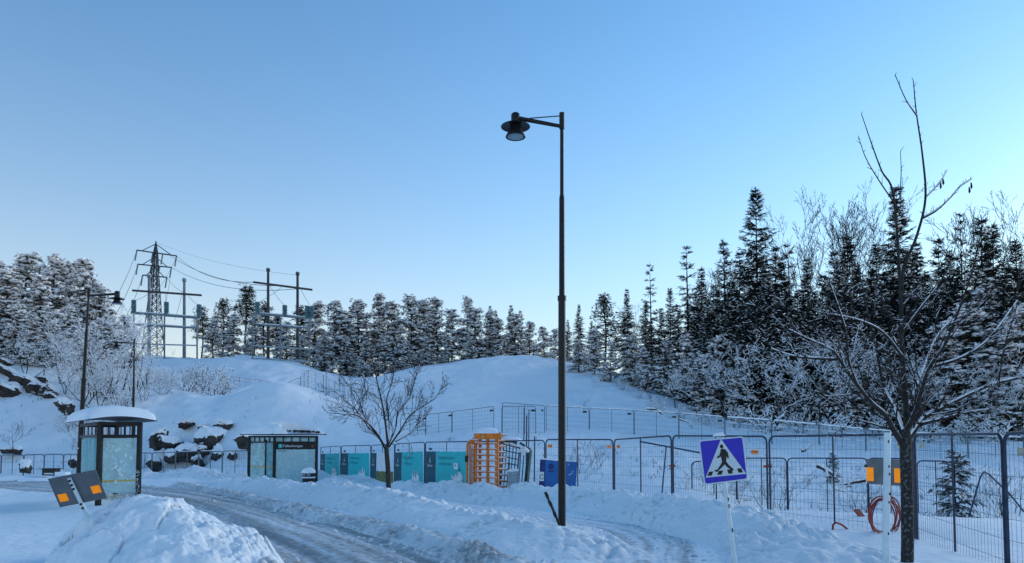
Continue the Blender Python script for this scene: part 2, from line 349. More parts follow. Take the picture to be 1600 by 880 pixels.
CP = [(0, 0, 0), (-8, 0, 0), (8, 0, 0.2), (-15, 5, 0), (15, 5, 0.3), (0, -15, 0), (-25, -15, 0), (25, -15, 0.2),
      (-2.2, 11.6, 0), (-4.6, 15.8, 0), (-8.9, 22.3, 0), (-14.5, 29, 0), (-21, 33, 0), (-30, 35, 0), (-45, 35, 0.2), (-8, 12, 0), (-14, 20, -0.05), (-11.5, 22, 0.1), (-25, 22, -0.1), (-20, 26, -0.1), (-27, 29, -0.1),
      (2.2, 9, 0.05), (2.15, 11.6, 0.05), (2.6, 14, 0.05), (1.3, 18.2, 0.05), (-1.6, 22, 0.0), (-4.2, 25, 0), (-9, 31, -0.1), (-13, 38, -0.15), (-15, 42, -0.1), (0.97, 14, 0.2), (-4, 21, 0.1),
      (-5.3, 33.4, -0.1), (-1.56, 27.6, 0.0), (1.15, 25.4, 0.05), (3.14, 22.6, 0.1), (4.17, 19.2, 0.15), (5.57, 16, 0.3), (7.0, 12.8, 0.25), (6.3, 9.4, 0.32), (4.8, 9.0, 0.32), (9, 9, 0.3), (12, 12, 0.3),
      W(1240, 797, 17.5), W(1400, 808, 15), W(1240, 806, 22.5), W(1450, 800, 22), W(1600, 800, 20), W(1800, 800, 20), W(1050, 765, 24), W(940, 752, 28), W(800, 735, 32), W(1000, 727, 32), W(1250, 758, 28), W(1500, 755, 28),
      (xat(20, 40), 40, 0.0), (xat(110, 40), 40, 0.0), (xat(200, 40), 40, 0.0), (xat(300, 40), 40, 0.0), (xat(380, 40), 40, -0.05), (xat(-120, 40), 40, 0.0), (xat(-300, 40), 40, 0.1), (xat(200, 43.5), 43.5, 0.05), (xat(60, 43.5), 43.5, 0.05), (xat(310, 43.5), 43.5, 0.05),
      W(853, 668, 48), W(990, 674, 48), W(1060, 680, 48), W(1133, 684, 47), W(1206, 690, 46), W(1280, 696, 45), W(1385, 707, 44), W(1560, 712, 42), W(1750, 714, 42),
      W(706, 673, 48), W(640, 676, 50), W(785, 672, 45), W(720, 705, 38), W(620, 705, 42),
      W(740, 560, 95), W(820, 558, 95), W(880, 565, 94), W(930, 577, 92), W(660, 572, 95), W(600, 586, 95), W(540, 592, 95), W(800, 600, 74), W(900, 625, 62), W(700, 622, 62), W(600, 632, 64), W(850, 575, 84), W(700, 585, 84),
      (0, 130, 10), (-40, 130, 10.5), (-90, 140, 14), (40, 130, 6.5), (-20, 115, 11.3), (6, 115, 11.3),
      W(440, 596, 58), W(400, 603, 57), W(480, 612, 58), W(340, 640, 54), W(525, 642, 55), W(290, 652, 52), W(560, 655, 52), W(440, 622, 67), W(350, 606, 74), W(250, 600, 74), W(440, 585, 82),
      W(300, 560, 95), W(450, 563, 95), W(200, 558, 95), W(380, 556, 100), W(100, 545, 95), W(300, 738, 47), W(240, 738, 47), W(300, 664, 50.5), W(350, 664, 50.5), W(240, 690, 50.5), W(400, 690, 48), W(470, 703, 47), W(560, 695, 46), W(450, 742, 43), W(390, 738, 45),
      W(60, 736, 47), W(140, 736, 47), W(-100, 736, 47), W(60, 692, 50.5), W(60, 632, 55), W(30, 577, 62), W(140, 600, 62), W(60, 560, 72), W(150, 700, 50.5), W(200, 640, 56), W(-100, 690, 50.5), W(-200, 600, 60), W(-200, 560, 75), W(-400, 600, 65),
      W(960, 602, 66), W(1050, 642, 58), W(1150, 662, 55), W(1300, 674, 52), W(1500, 690, 50), W(1700, 692, 50), (22, 90, 7), (45, 80, 4.5), (50, 60, 2.2), (80, 60, 2), (60, 110, 4), (90, 90, 3),
      (0, 300, 2), (-200, 300, 6), (200, 300, 2), (-300, 100, 12), (300, 100, 2), (-150, 60, 8), (150, 50, 1), (-120, 20, 1), (120, 10, 0), (-120, -20, 0), (120, -20, 0), (0, 450, 0), (-450, 450, 2), (450, 450, 0)]
CP = np.array(CP, float)
def _phi(r2): return np.where(r2 > 1e-12, 0.5*r2*np.log(r2+1e-12), 0.0)
def _fit():
    # depth is compressed (log-like) so that near and far points are comparably spaced
    P = warp(CP[:, 0], CP[:, 1]); n = len(P)
    K = _phi(((P[:, None]-P[None])**2).sum(-1))+np.eye(n)*2e-4
    A = np.zeros((n+3, n+3)); A[:n, :n] = K; A[:n, n] = 1; A[:n, n+1:] = P; A[n, :n] = 1; A[n+1:, :n] = P.T
    b = np.zeros(n+3); b[:n] = CP[:, 2]
    return P, np.linalg.solve(A, b)
def warp(x, y):
    r = np.sqrt(x*x+y*y+36.0); k = np.log(r/6.0)+0.35
    return np.stack([x/r*k*3, y/r*k*3], -1)
_P, _C = _fit()
def base_z(x, y):
    x = np.atleast_1d(np.asarray(x, float)); y = np.atleast_1d(np.asarray(y, float)); sh = x.shape; x = x.ravel(); y = y.ravel(); out = np.empty(len(x)); n = len(_P)
    for i in range(0, len(x), 40000):
        Q = warp(x[i:i+40000], y[i:i+40000])
        r2 = (Q*Q).sum(1)[:, None]+(_P*_P).sum(1)[None]-2*Q@_P.T
        out[i:i+40000] = _phi(np.maximum(r2, 0))@_C[:n]+_C[n]+Q@_C[n+1:]
    return out.reshape(sh)
def ground_z(x, y):
    z = base_z(x, y); x = np.atleast_1d(np.asarray(x, float)); y = np.atleast_1d(np.asarray(y, float))
    far = np.clip((y-30)/30, 0, 1)
    z = z+fbm(x*0.35, y*0.35, 3)*0.05+far*fbm(x*0.11+5, y*0.11, 4)*0.55+np.clip((y-18)/14, 0, 1)*(fbm(x*0.55+2, y*0.3, 4)*0.16+0.07*np.abs(pnoise(x*0.5+y*0.25, y*0.12+3)))
    rp = [(p[0], p[1]) for p in ROAD]; rd, al, hw = seg_dist(x, y, rp, [p[2] for p in ROAD])
    inr = np.clip((hw+0.25-np.abs(rd))/0.35, 0, 1)
    rut = -0.05*np.exp(-((np.abs(rd+0.1)-0.75)/0.2)**2)+0.04*np.exp(-((rd)/0.3)**2)+0.035*pnoise(al*0.12, rd*4.5)+0.03*fbm(al*2.2, rd*6, 3)+0.02*lumps(x, y, 0.22)*4*np.clip(pnoise(al*.3+8, rd*2)*2, 0, 1)
    z = z*(1-inr*0.8)+inr*(rut-0.03)
    pp = [(p[0], p[1]) for p in PATH]; pd, pal, pw = seg_dist(x, y, pp, [p[2] for p in PATH])
    inp = np.clip((pw+0.2-np.abs(pd))/0.3, 0, 1)
    z = z*(1-inp*0.6)+inp*(0.0+0.025*fbm(pal*1.2, pd*5, 3)+0.02*pnoise(pal*0.3, pd*5))
    return z
def gz(x, y): return float(ground_z(x, y)[0])
def lane(x, y):
    rd, al, hw = seg_dist(x, y, [(p[0], p[1]) for p in ROAD], [p[2] for p in ROAD])
    pd, pal, pw = seg_dist(x, y, [(p[0], p[1]) for p in PATH], [p[2] for p in PATH])
    return rd, al, hw, pd, pal, pw

def build_ground():
    ys = np.concatenate([np.linspace(-16, 6.5, 10)[:-1], np.exp(np.linspace(math.log(6.5), math.log(130), 430)), np.array([138, 150, 170, 200, 250, 320, 450, 700, 1100])])
    us = np.concatenate([np.linspace(-2.6, -0.98, 14)[:-1], np.linspace(-0.98, 0.98, 640), np.linspace(0.98, 2.6, 14)[1:]])
    U, Y = np.meshgrid(us, ys); X = U*(np.maximum(Y, 2.0)*0.86+1.2)
    wide = np.clip((8-Y)/20, 0, 1); X = X*(1+wide*6)
    yc = np.minimum(Y, 400); xc = np.clip(X, -450, 450)
    Z = ground_z(xc, yc)
    nr, nc = X.shape; V = np.stack([X, Y, Z], -1).reshape(-1, 3)
    I = np.arange(nr*nc).reshape(nr, nc)
    Fq = np.stack([I[:-1, :-1], I[:-1, 1:], I[1:, 1:], I[1:, :-1]], -1).reshape(-1, 4)
    cen = V[Fq].mean(1); rd, al, hw, pd, pal, pw = lane(cen[:, 0], cen[:, 1])
    edge = 0.15*pnoise(cen[:, 0]*1.3, cen[:, 1]*1.3)
    isr = (np.abs(rd) < hw+edge) & (cen[:, 1] > 3); isp = (np.abs(pd) < pw+edge) & (cen[:, 1] > 3) & ~isr
    full = mesh_np('full', V, [Fq], None, True); vn = np.empty(len(V)*3, np.float32); full.vertex_normals.foreach_get('vector', vn); vn = vn.reshape(-1, 3); bpy.data.meshes.remove(full)
    vrd, val, vhw, vpd, vpal, vpw = lane(V[:, 0], V[:, 1])
    for name, msk, m, lab in (('ground', ~(isr | isp), 'snow', None), ('road', isr, 'road_slush', (val, vrd)), ('path', isp, 'path_slush', (vpal, vpd))):
        f = Fq[msk]; used = np.unique(f); mp = np.zeros(len(V), np.int64); mp[used] = np.arange(len(used))
        me = mesh_np(name, V[used], [mp[f]], m, True)
        if lab is not None:
            a = me.attributes.new('lane', 'FLOAT_VECTOR', 'POINT')
            a.data.foreach_set('vector', np.stack([lab[0][used], lab[1][used], np.zeros(len(used))], -1).astype(np.float32).ravel())
        me.normals_split_custom_set_from_vertices(vn[used].tolist())
        o = obj(name, me); o['kind'] = 'structure'
build_ground()

def bank(name, label, line, wl, wr, m, clod=0.25, clod_h=0.12, ds=0.05, nt=60, seed=0, pw=1.0, plateau=0.0, calm=1.0):
    """ploughed ridge; line = (x, y, height); wl / wr = width left and right of the crest"""
    L = smooth_line(line, 8); P = np.array(L); seg = np.hypot(np.diff(P[:, 0]), np.diff(P[:, 1])); acc = np.concatenate([[0], np.cumsum(seg)])
    n = int(acc[-1]/ds); s = np.linspace(0, acc[-1], n)
    cx = np.interp(s, acc, P[:, 0]); cy = np.interp(s, acc, P[:, 1]); h = np.interp(s, acc, P[:, 2])
    tx = np.gradient(cx); ty = np.gradient(cy); q = np.hypot(tx, ty); tx /= q; ty /= q
    k = np.ones(15)/15; tx = np.convolve(np.pad(tx, 7, 'edge'), k, 'valid'); ty = np.convolve(np.pad(ty, 7, 'edge'), k, 'valid')
    t = np.linspace(-1, 1, nt); T, S = np.meshgrid(t, s); wd = np.where(T < 0, wr, wl); wv = 1+0.25*pnoise(S*0.5+seed, T*0+3.3)
    off = T*wd*wv
    X = cx[:, None]-ty[:, None]*off; Y = cy[:, None]+tx[:, None]*off
    a = np.abs(T); a = np.where(T < 0, np.clip((a-plateau)/(1-plateau), 0, 1), a)
    prof = np.clip(1-a**1.4, 0, 1)**pw*np.where(T < 0, 1-0.25*np.clip(-T/max(plateau, 1e-3), 0, 1)*(plateau > 0), 1)
    end = np.clip(np.minimum(S, acc[-1]-S)/0.9, 0, 1)**0.6
    hv = h[:, None]*(1+0.35*pnoise(S*0.7+seed*3, T*0.8)+0.2*pnoise(S*1.9+seed, T*1.5))
    m2 = np.clip(prof*3, 0, 1)*end
    patch = np.clip(0.35+1.6*pnoise(X*0.9+seed, Y*0.9), 0.05, 1.0)*np.where(T < 0, calm, 1.0)      # clods come in patches
    crest = np.exp(-(T/0.22)**2)*np.clip(pnoise(S*1.1+seed*5, T*0)+0.15, 0, 1)
    z = ground_z(X, Y)+hv*prof*end+m2*(patch*(lumps(X, Y, clod, seed)*clod_h/clod*2+lumps(X, Y, clod*0.4, seed+1)*clod_h/clod*1.5)+crest*lumps(X, Y, clod*1.2, seed+2)*1.0+fbm(X*2.2, Y*2.2, 5)*clod_h*0.6*np.where(T < 0, calm, 1.0))-0.07*(1-m2)
    I = np.arange(X.size).reshape(X.shape); Fq = np.stack([I[:-1, :-1], I[1:, :-1], I[1:, 1:], I[:-1, 1:]], -1).reshape(-1, 4)[:, ::-1]
    o = obj(name, mesh_np(name, np.stack([X, Y, z], -1), [Fq], m, True)); tag(o, label, 'snow bank')
    return o
# road verge bank with the lamp, footpath bank below the fence, two dirty windrows
bank('snow_bank', 'long lumpy snow bank between the road and the footpath, street lamp on its end', [(-14.5, 35.2, 0.28), (-11.5, 32, 0.40), (-8.2, 27.6, 0.46), (-5.5, 23.6, 0.48), (-3.4, 20.2, 0.46), (-1.7, 17.2, 0.36), (-0.3, 14.6, 0.20), (0.6, 12.8, 0.16), (1.1, 11.3, 0.05)], 1.8, 1.25, 'bank_snow', 0.24, 0.10, nt=110, seed=1, plateau=0.3, calm=0.35)
bank('snow_bank', 'tall ploughed snow bank piled along the foot of the wire fence panels', [(-9.6, 36.2, 0.25), (-6.6, 32.4, 0.38), (-4.5, 29.2, 0.45), (-2.3, 26.4, 0.50), (0.3, 23.9, 0.52), (2.15, 21.4, 0.50), (3.2, 18.4, 0.48), (4.15, 15.6, 0.45), (4.5, 13.0, 0.30), (4.25, 11.0, 0.18), (3.95, 9.6, 0.05)], 1.35, 1.1, 'bank_snow', 0.22, 0.085, nt=100, seed=5)
bank('snow_bank', 'low dirty windrow of snow clods along the far edge of the road', [(-15.2, 33.0, 0.08), (-11.8, 29.4, 0.12), (-7.2, 22.8, 0.14), (-4.9, 19.0, 0.14), (-3.0, 16.3, 0.14), (-1.6, 13.9, 0.14), (-0.35, 11.6, 0.15), (0.8, 9.4, 0.12)], 0.4, 0.45, 'windrow_snow', 0.12, 0.07, ds=0.03, nt=40, seed=9)
bank('snow_bank', 'brown dirty windrow of snow clods beside the big snow pile', [(-15.8, 27.4, 0.10), (-11.4, 22.6, 0.15), (-8.6, 18.6, 0.18), (-6.4, 15.4, 0.2), (-4.8, 12.8, 0.22), (-3.8, 11.0, 0.22), (-2.9, 9.4, 0.2)], 0.4, 0.5, 'windrow_snow', 0.13, 0.08, ds=0.03, nt=40, seed=13)
bank('snow_bank', 'far ploughed snow bank below the low fence by the rock face', [(-27, 42.5, 0.3), (-22, 41.5, 0.45), (-18.5, 40.8, 0.5), (-15.5, 39.8, 0.4), (-13.5, 38.6, 0.2)], 1.3, 1.2, 'bank_snow', 0.3, 0.14, ds=0.12, nt=36, seed=17)
bank('snow_bank', 'far left snow bank across the road under the hillside fence', [(-48, 41.5, 0.3), (-38, 41, 0.35), (-32, 40.5, 0.35), (-27.5, 40.0, 0.2)], 1.3, 1.2, 'bank_snow', 0.3, 0.10, ds=0.15, nt=30, seed=21)

def snow_pile():
    cx, cy = -5.95, 11.7; n = 400
    u = np.linspace(-1, 1, n); A, B = np.meshgrid(u, u); X = cx+0.4+A*3.6; Y = cy+B*3.0
    # drawn-out dome: steep to the left, long tail to the right and toward the viewer
    Q = X-cx*(Y/11.7)-0.1; ex = np.where(Q < 0, Q/1.55, Q/2.3); ey = np.where(B < 0, B*3.0/2.9, B*3.0/1.5)
    ex = ex+0.12*pnoise(X*0.8, Y*0.8); ey = ey+0.12*pnoise(X*0.8+9, Y*0.8)
    r = np.sqrt(ex**2+ey**2); prof = np.clip(1-r**1.7, 0, 1)
    ti, ed = cell_tilt(X+0.12*fbm(X*2, Y*2, 3), Y+0.12*fbm(X*2+5, Y*2, 3), 0.85, 3); m2 = np.clip(prof*3, 0, 1)
    rightish = np.clip((Q-0.4)/1.5, 0, 1)
    crk = np.clip(pnoise(X*1.1+3, Y*1.1)*3-0.1, 0, 1); ruf = np.clip(pnoise(X*0.7+11, Y*0.7)*2+0.1, 0, 1)
    z = ground_z(X, Y)+1.02*prof**0.95+m2*(ti*0.26*np.clip(prof*2, 0, 1)+cell_tilt(X, Y, 0.28, 6)[0]*0.45*np.clip(ruf+rightish*0.6, 0, 1)*np.clip(prof*2, 0, 1)+fbm(X*1.4, Y*1.4, 5)*0.16-0.07*crk*np.exp(-(ed/0.022)**2)+lumps(X, Y, 0.2, 4)*(0.25*ruf+0.55*rightish)+lumps(X, Y, 0.09, 8)*(0.25*ruf+0.45*rightish))-0.08*(1-m2)
    I = np.arange(n*n).reshape(n, n); Fq = np.stack([I[:-1, :-1], I[:-1, 1:], I[1:, 1:], I[1:, :-1]], -1).reshape(-1, 4)
    keep = (r < 1.15).reshape(-1)[Fq].all(1)
    o = obj('snow_pile', mesh_np('snow_pile', np.stack([X, Y, z], -1), [Fq[keep]], 'pile_snow', True)); tag(o, 'big rounded pile of slabby snow in the foreground beside the road', 'snow pile')
snow_pile()

# ------------------------------------------------------------------ vegetation kits (meshes shared by the copies)
def tubes_np(P0, P1, R0, R1, n):
    P0 = np.asarray(P0, float); P1 = np.asarray(P1, float); R0 = np.asarray(R0, float); R1 = np.asarray(R1, float)
    d = P1-P0; d /= np.maximum(np.linalg.norm(d, axis=1, keepdims=True), 1e-9)
    ref = np.where(np.abs(d[:, 2:3]) < 0.9, [[0, 0, 1.0]], [[1.0, 0, 0]])
    a = np.cross(d, ref); a /= np.linalg.norm(a, axis=1, keepdims=True); b = np.cross(d, a)
    an = np.arange(n)*2*np.pi/n; ring = a[:, None]*np.cos(an)[None, :, None]+b[:, None]*np.sin(an)[None, :, None]
    V = np.concatenate([P0[:, None]+ring*R0[:, None, None], P1[:, None]+ring*R1[:, None, None]], 1).reshape(-1, 3)
    k = np.arange(len(P0))[:, None]*2*n; j = np.arange(n)[None]
    Fq = np.stack([k+j, k+(j+1) % n, k+n+(j+1) % n, k+n+j], -1).reshape(-1, 4)
    return V, Fq
def scatter(TV, TF, C, S, R):
    """template copies: centres C, scales S (n,3), rotations R (n,3,3)"""
    C = np.asarray(C, float); S = np.asarray(S, float)
    V = np.einsum('nij,nkj->nki', R, TV[None]*S[:, None])+C[:, None]
    Fx = (TF[None]+(np.arange(len(C))*len(TV))[:, None, None]).reshape(-1, TF.shape[1])
    return V.reshape(-1, 3), Fx
def frames(D, up=None, r=None):
    """rotation matrices whose x axis is D and z axis leans to up"""
    D = D/np.maximum(np.linalg.norm(D, axis=1, keepdims=True), 1e-9)
    up = np.tile([[0, 0, 1.0]], (len(D), 1)) if up is None else up
    up = up+1e-3*np.array([[0.3, 0.7, 0.1]])
    Y = np.cross(up, D); Y /= np.maximum(np.linalg.norm(Y, axis=1, keepdims=True), 1e-9); Z = np.cross(D, Y)
    return np.stack([D, Y, Z], -1)
# ragged needle spray, x along 0..1
_sv = []; _sf = []
for i in range(5):
    x = i*0.19; wd = 0.34*(1-x*0.75)
    for s in (-1, 1):
        k = len(_sv); _sv += [(x, 0, -0.05*x), (x+0.30, s*wd, -0.16*x-0.10), (x+0.20, 0, -0.05*x)]; _sf.append((k, k+1, k+2) if s > 0 else (k+2, k+1, k))
SPRAY_V = np.array(_sv, float); SPRAY_F = np.array(_sf)
# snow lump: low dome, x along
_lv = [(0, 0, 0.55)]; _lf = []
for ring, (rr, zz) in enumerate(((0.62, 0.36), (1.0, -0.05))):
    for j in range(6): a = j*math.pi/3+ring*0.5; _lv.append((rr*math.cos(a)*(1+0.15*math.sin(3*j)), rr*math.sin(a), zz))
_lv.append((0, 0, -0.2))
for j in range(6):
    j2 = (j+1) % 6; _lf += [(0, 1+j, 1+j2), (1+j, 7+j, 7+j2), (1+j, 7+j2, 1+j2), (13, 7+j2, 7+j)]
LUMP_V = np.array(_lv, float); LUMP_F = np.array(_lf)

def spruce_kit(seed, H=16.0, R=2.6, snow=(0.75, 0.1), bare=0.05, gap=0.33, dens=1.0):
    r = np.random.default_rng(seed); segs = []; C = []; D = []; L = []; LC = []; LD = []; LS = []
    lean = r.normal(0, 0.006, 2)
    z = H*bare
    ph = r.uniform(0, 6)
    while z < H*0.985:
        t = z/H; nb = max(3, int((6 if t < 0.8 else 4)*dens+r.integers(-1, 2)))
        rad = R*(1-t)**0.85*(0.9+0.1*math.sin(z*1.3+ph))+0.12
        for _ in range(nb):
            az = r.uniform(0, 2*math.pi); bl = rad*r.uniform(0.5, 1.2)
            el = math.radians(-26+62*t+r.normal(0, 10)); dh = np.array([math.cos(az), math.sin(az), 0])
            p = np.array([lean[0]*z, lean[1]*z, z]); n = max(2, int(bl/0.30)); sag = -0.10 if t < 0.7 else 0.02; d = dh*math.cos(el)+np.array([0, 0, math.sin(el)])
            for i in range(n):
                d2 = nrm(d+np.array([0, 0, sag*i*0.6+(0.16*i/n if i > n*0.6 else 0)])); q = p+d2*bl/n
                segs.append((p, q, 0.028*(1-i/n)+0.008)); fr = (i+1)/n
                for s in (-1, 1, 0):
                    if s == 0 and i < n-1 and r.random() < 0.4: continue
                    ang = s*math.radians(r.uniform(35, 65)); ca, sa = math.cos(ang), math.sin(ang)
                    dd = np.array([d2[0]*ca-d2[1]*sa, d2[0]*sa+d2[1]*ca, d2[2]-r.uniform(0.0, 0.75)])
                    C.append(p+(q-p)*r.uniform(0.3, 1)); D.append(dd); L.append((0.34+0.22*(1-fr))*r.uniform(0.7, 1.25)*(0.75 if t > 0.85 else 1))
                    ps = snow[0]*(1-t)**1.5+snow[1]*t
                    if r.random() < ps:
                        LC.append(C[-1]+nrm(dd)*0.2+np.array([0, 0, 0.045])); LD.append(nrm(dd)+r.normal(0, .15, 3)); LS.append(r.uniform(0.6, 1.25))
                p = q
        z += gap*r.uniform(0.5, 1.5)*(1 if t < 0.85 else 0.7)
    C = np.array(C); D = np.array(D); L = np.array(L)
    V, Fx = scatter(SPRAY_V, SPRAY_F, C, np.stack([L, L*0.95, L], -1), frames(D, r.normal(0, 0.35, D.shape)+[0, 0, 1]))
    n = len(LC); LS = np.array(LS)
    SV, SF = scatter(LUMP_V, LUMP_F, np.array(LC), np.stack([0.24*LS, 0.11*LS, 0.085*LS], -1), frames(np.array(LD)))
    zs = np.linspace(-0.6, H, 12); tp = np.array([(lean[0]*a, lean[1]*a, a) for a in zs]); tr = 0.17*(H/16)*(1-np.clip(zs/H, 0, 1))+0.012
    TV, TF = tubes_np(tp[:-1], tp[1:], tr[:-1], tr[1:], 7)
    s0 = np.array([s[0] for s in segs]); s1 = np.array([s[1] for s in segs]); sr = np.array([s[2] for s in segs]); BV, BF = tubes_np(s0, s1, sr, sr*0.7, 3)
    trunk = mesh_np('trunk', np.concatenate([TV, BV]), [np.concatenate([TF, BF+len(TV)])], 'dark_bark')
    return [('trunk', trunk, None), ('crown', mesh_np('crown', V, [Fx], 'needles'), None), ('snow', mesh_np('snow', SV, [SF], 'snow_soft', True), 'crown')], H

def pine_kit(seed, H=9.0, R=2.4, low=0.22, snow=1.0, shape=0.0, big=1.0):
    r = np.random.default_rng(seed); segs = []; C = []; D = []; L = []; LC = []; LS = []
    nb = int(92*H/9)
    for b in range(nb):
        t = low+(1-low)*((b+r.random())/nb)**0.9; z = H*t*0.97
        rad = R*(1-max(0, (t-0.30)/0.72)**1.25)*(0.55+0.45*min(1, (t-low)/0.25+0.55))*r.uniform(0.5, 1.15)
        if shape and t < 0.6: rad *= 0.6
        az = r.uniform(0, 2*math.pi); el = math.radians(r.uniform(-18, 22)+35*max(0, t-0.6)); d = np.array([math.cos(az)*math.cos(el), math.sin(az)*math.cos(el), math.sin(el)])
        p = np.array([0.12*math.sin(z*0.7+seed), 0.12*math.cos(z*0.5+seed), z]); n = max(2, int(rad/0.5))
        for i in range(n):
            d = nrm(d+r.normal(0, 0.16, 3)+np.array([0, 0, -0.05])); q = p+d*rad/n; segs.append((p, q, 0.045*(1-i/n)+0.012))
            if i >= n*0.25:
                for _ in range(r.integers(1, 4)):
                    c = q+r.normal(0, 0.30, 3)*[1, 1, 0.45]; pr = r.uniform(0.22, 0.42)
                    for k in range(9):
                        an = r.uniform(0, 6.28); rr = pr*math.sqrt(r.random()); C.append(c+np.array([rr*math.cos(an), rr*math.sin(an), r.uniform(-0.16, 0.02)])); dv = np.array([math.cos(an), math.sin(an), r.normal(-0.1, 0.5)])+r.normal(0, 0.35, 3); D.append(dv); L.append(r.uniform(0.16, 0.32))
                    for k in range(int(3.2*snow*r.random()+0.7*snow+0.3)):
                        an = r.uniform(0, 6.28); rr = pr*0.8*math.sqrt(r.random()); LC.append(c+np.array([rr*math.cos(an), rr*math.sin(an), r.uniform(0.03, 0.13)])); LS.append(r.uniform(0.5, 1.25))
            p = q
    C = np.array(C); D = np.array(D); L = np.array(L); LS = np.array(LS)
    V, Fx = scatter(SPRAY_V, SPRAY_F, C, np.stack([L, L*1.25, L], -1), frames(D, r.normal(0, 0.6, D.shape)+[0, 0, 1]))
    n = len(LC); dd = r.normal(0, 1, (n, 3))*[1, 1, 0.28]
    SV, SF = scatter(LUMP_V, LUMP_F, np.array(LC), np.stack([0.25*LS, 0.18*LS, 0.12*LS], -1)*big, frames(dd))
    zs = np.linspace(-0.6, H*0.97, 12); tp = np.array([(0.12*math.sin(a*0.7+seed), 0.12*math.cos(a*0.5+seed), a) for a in zs]); tr = 0.15*(H/9)**0.7*(1-np.clip(zs/H, 0, 1)*0.85)
    TV, TF = tubes_np(tp[:-1], tp[1:], tr[:-1], tr[1:], 7)
    s0 = np.array([s[0] for s in segs]); s1 = np.array([s[1] for s in segs]); sr = np.array([s[2] for s in segs]); BV, BF = tubes_np(s0, s1, sr, sr*0.7, 4)
    trunk = mesh_np('trunk', np.concatenate([TV, BV]), [np.concatenate([TF, BF+len(TV)])], 'pine_bark')
    return [('trunk', trunk, None), ('crown', mesh_np('crown', V, [Fx], 'needles_pine'), None), ('snow', mesh_np('snow', SV, [SF], 'snow_soft', True), 'crown')], H

def grow(out, r, p, d, L, rad, lv, K):
    n = K['steps'][min(lv, len(K['steps'])-1)]; mx = K['max']; tip = K.get('tip', 0.35); r0 = rad
    for i in range(n):
        d = nrm(d+r.normal(0, K['jit'], 3)+np.array([0, 0, K['up']])); q = p+d*L/n; r1 = r0*(1-(1-tip)*(i+1)/n)
        out.append((p, q, rad, r1, lv)); p = q; rad = r1
        if lv < mx:
            ch = K['ch'][min(lv, len(K['ch'])-1)]/n
            if i < n*K.get('start', [0.3])[min(lv, len(K.get('start', [0.3]))-1)]: continue
            for _ in range(int(ch)+(r.random() < ch % 1)):
                pr = nrm(np.cross(d, r.normal(0, 1, 3))); an = math.radians(r.normal(K['ang'], 9))
                grow(out, r, p, nrm(d*math.cos(an)+pr*math.sin(an)), L*K['lr']*r.uniform(0.7, 1.15)*(1-0.35*i/n), max(rad*K['rr'], K['rmin']), lv+1, K)
    return out
def seg_meshes(segs, sides, snow_min=None, snow_gain=0.9, snow_add=0.008, r=None, snow_p=1.0):
    P0 = np.array([s[0] for s in segs]); P1 = np.array([s[1] for s in segs]); R0 = np.array([s[2] for s in segs]); R1 = np.array([s[3] for s in segs])
    V, Fq = tubes_np(P0, P1, R0, R1, sides)
    if snow_min is None: return V, Fq, None, None
    d = (P1-P0)/np.maximum(np.linalg.norm(P1-P0, axis=1, keepdims=True), 1e-9)
    k = (np.abs(d[:, 2]) < snow_min) & ((r or np.random.default_rng(1)).random(len(segs)) < snow_p)
    up = np.array([[0, 0, 1.0]]); g0 = R0[k]*snow_gain+snow_add; g1 = R1[k]*snow_gain+snow_add
    SV, SF = tubes_np(P0[k]+up*(R0[k]*0.8+g0*0.35)[:, None], P1[k]+up*(R1[k]*0.8+g1*0.35)[:, None], g0, g1, 4)
    return V, Fq, SV, SF
def bare_kit(seed, H=8.0, rad=0.1, stems=1, snow=False, K=None, spread=0.25, m='twig_grey', sides=4, names=('trunk', 'crown'), s_add=0.012):
    r = np.random.default_rng(seed); out = []
    K = K or dict(max=4, steps=[7, 5, 4, 3, 2], ch=[9, 6, 5, 4], ang=38, lr=0.52, rr=0.5, rmin=0.006, jit=0.10, up=0.06, start=[0.25, 0.15], tip=0.3)
    for s in range(stems):
        d = nrm(np.array([r.normal(0, spread), r.normal(0, spread), 1.0])); p = np.array([r.normal(0, 0.12*(stems > 1)), r.normal(0, 0.12*(stems > 1)), -0.3])
        grow(out, r, p, d, H*r.uniform(0.75, 1.0)*1.05, rad*r.uniform(0.7, 1), 0, K)
    tk = [s for s in out if s[4] == 0]; br = [s for s in out if s[4] > 0]
    kit = []
    V, Fq, SV, SF = seg_meshes(tk, 7, 0.85 if snow else None, r=r); kit.append((names[0], mesh_np(names[0], V, [Fq], m, True), None))
    V2, F2, SV2, SF2 = seg_meshes(br, sides if sides < 4 else 4, 0.93 if snow else None, snow_add=s_add, r=r, snow_p=0.58); kit.append((names[1], mesh_np(names[1], V2, [F2], m), None))
    if snow: kit.append(('snow', mesh_np('snow', SV2, [SF2], 'snow_soft', True), names[1]))
    top = max(s[1][2] for s in out)
    return kit, top

def place(kit, name, label, cat, loc, sc_xy, sc_z, rz, group=None):
    o = thing(name, label, cat, loc, group); o.rotation_euler = (0, 0, rz); o.scale = (sc_xy, sc_xy, sc_z)
    mp = {}
    for pn, me, par in kit:
        c = obj(pn, me, mp[par] if par else o); mp[pn] = c
        if pn in ('snow', 'twigs', 'crown', 'stems'): c['kind'] = 'stuff'
    return o
ORD = ['first', 'second', 'third', 'fourth', 'fifth', 'sixth', 'seventh', 'eighth', 'ninth', 'tenth', 'eleventh', 'twelfth', 'thirteenth', 'fourteenth', 'fifteenth', 'sixteenth', 'seventeenth', 'eighteenth', 'nineteenth', 'twentieth', 'twenty-first', 'twenty-second', 'twenty-third', 'twenty-fourth', 'twenty-fifth', 'twenty-sixth', 'twenty-seventh', 'twenty-eighth', 'twenty-ninth', 'thirtieth']

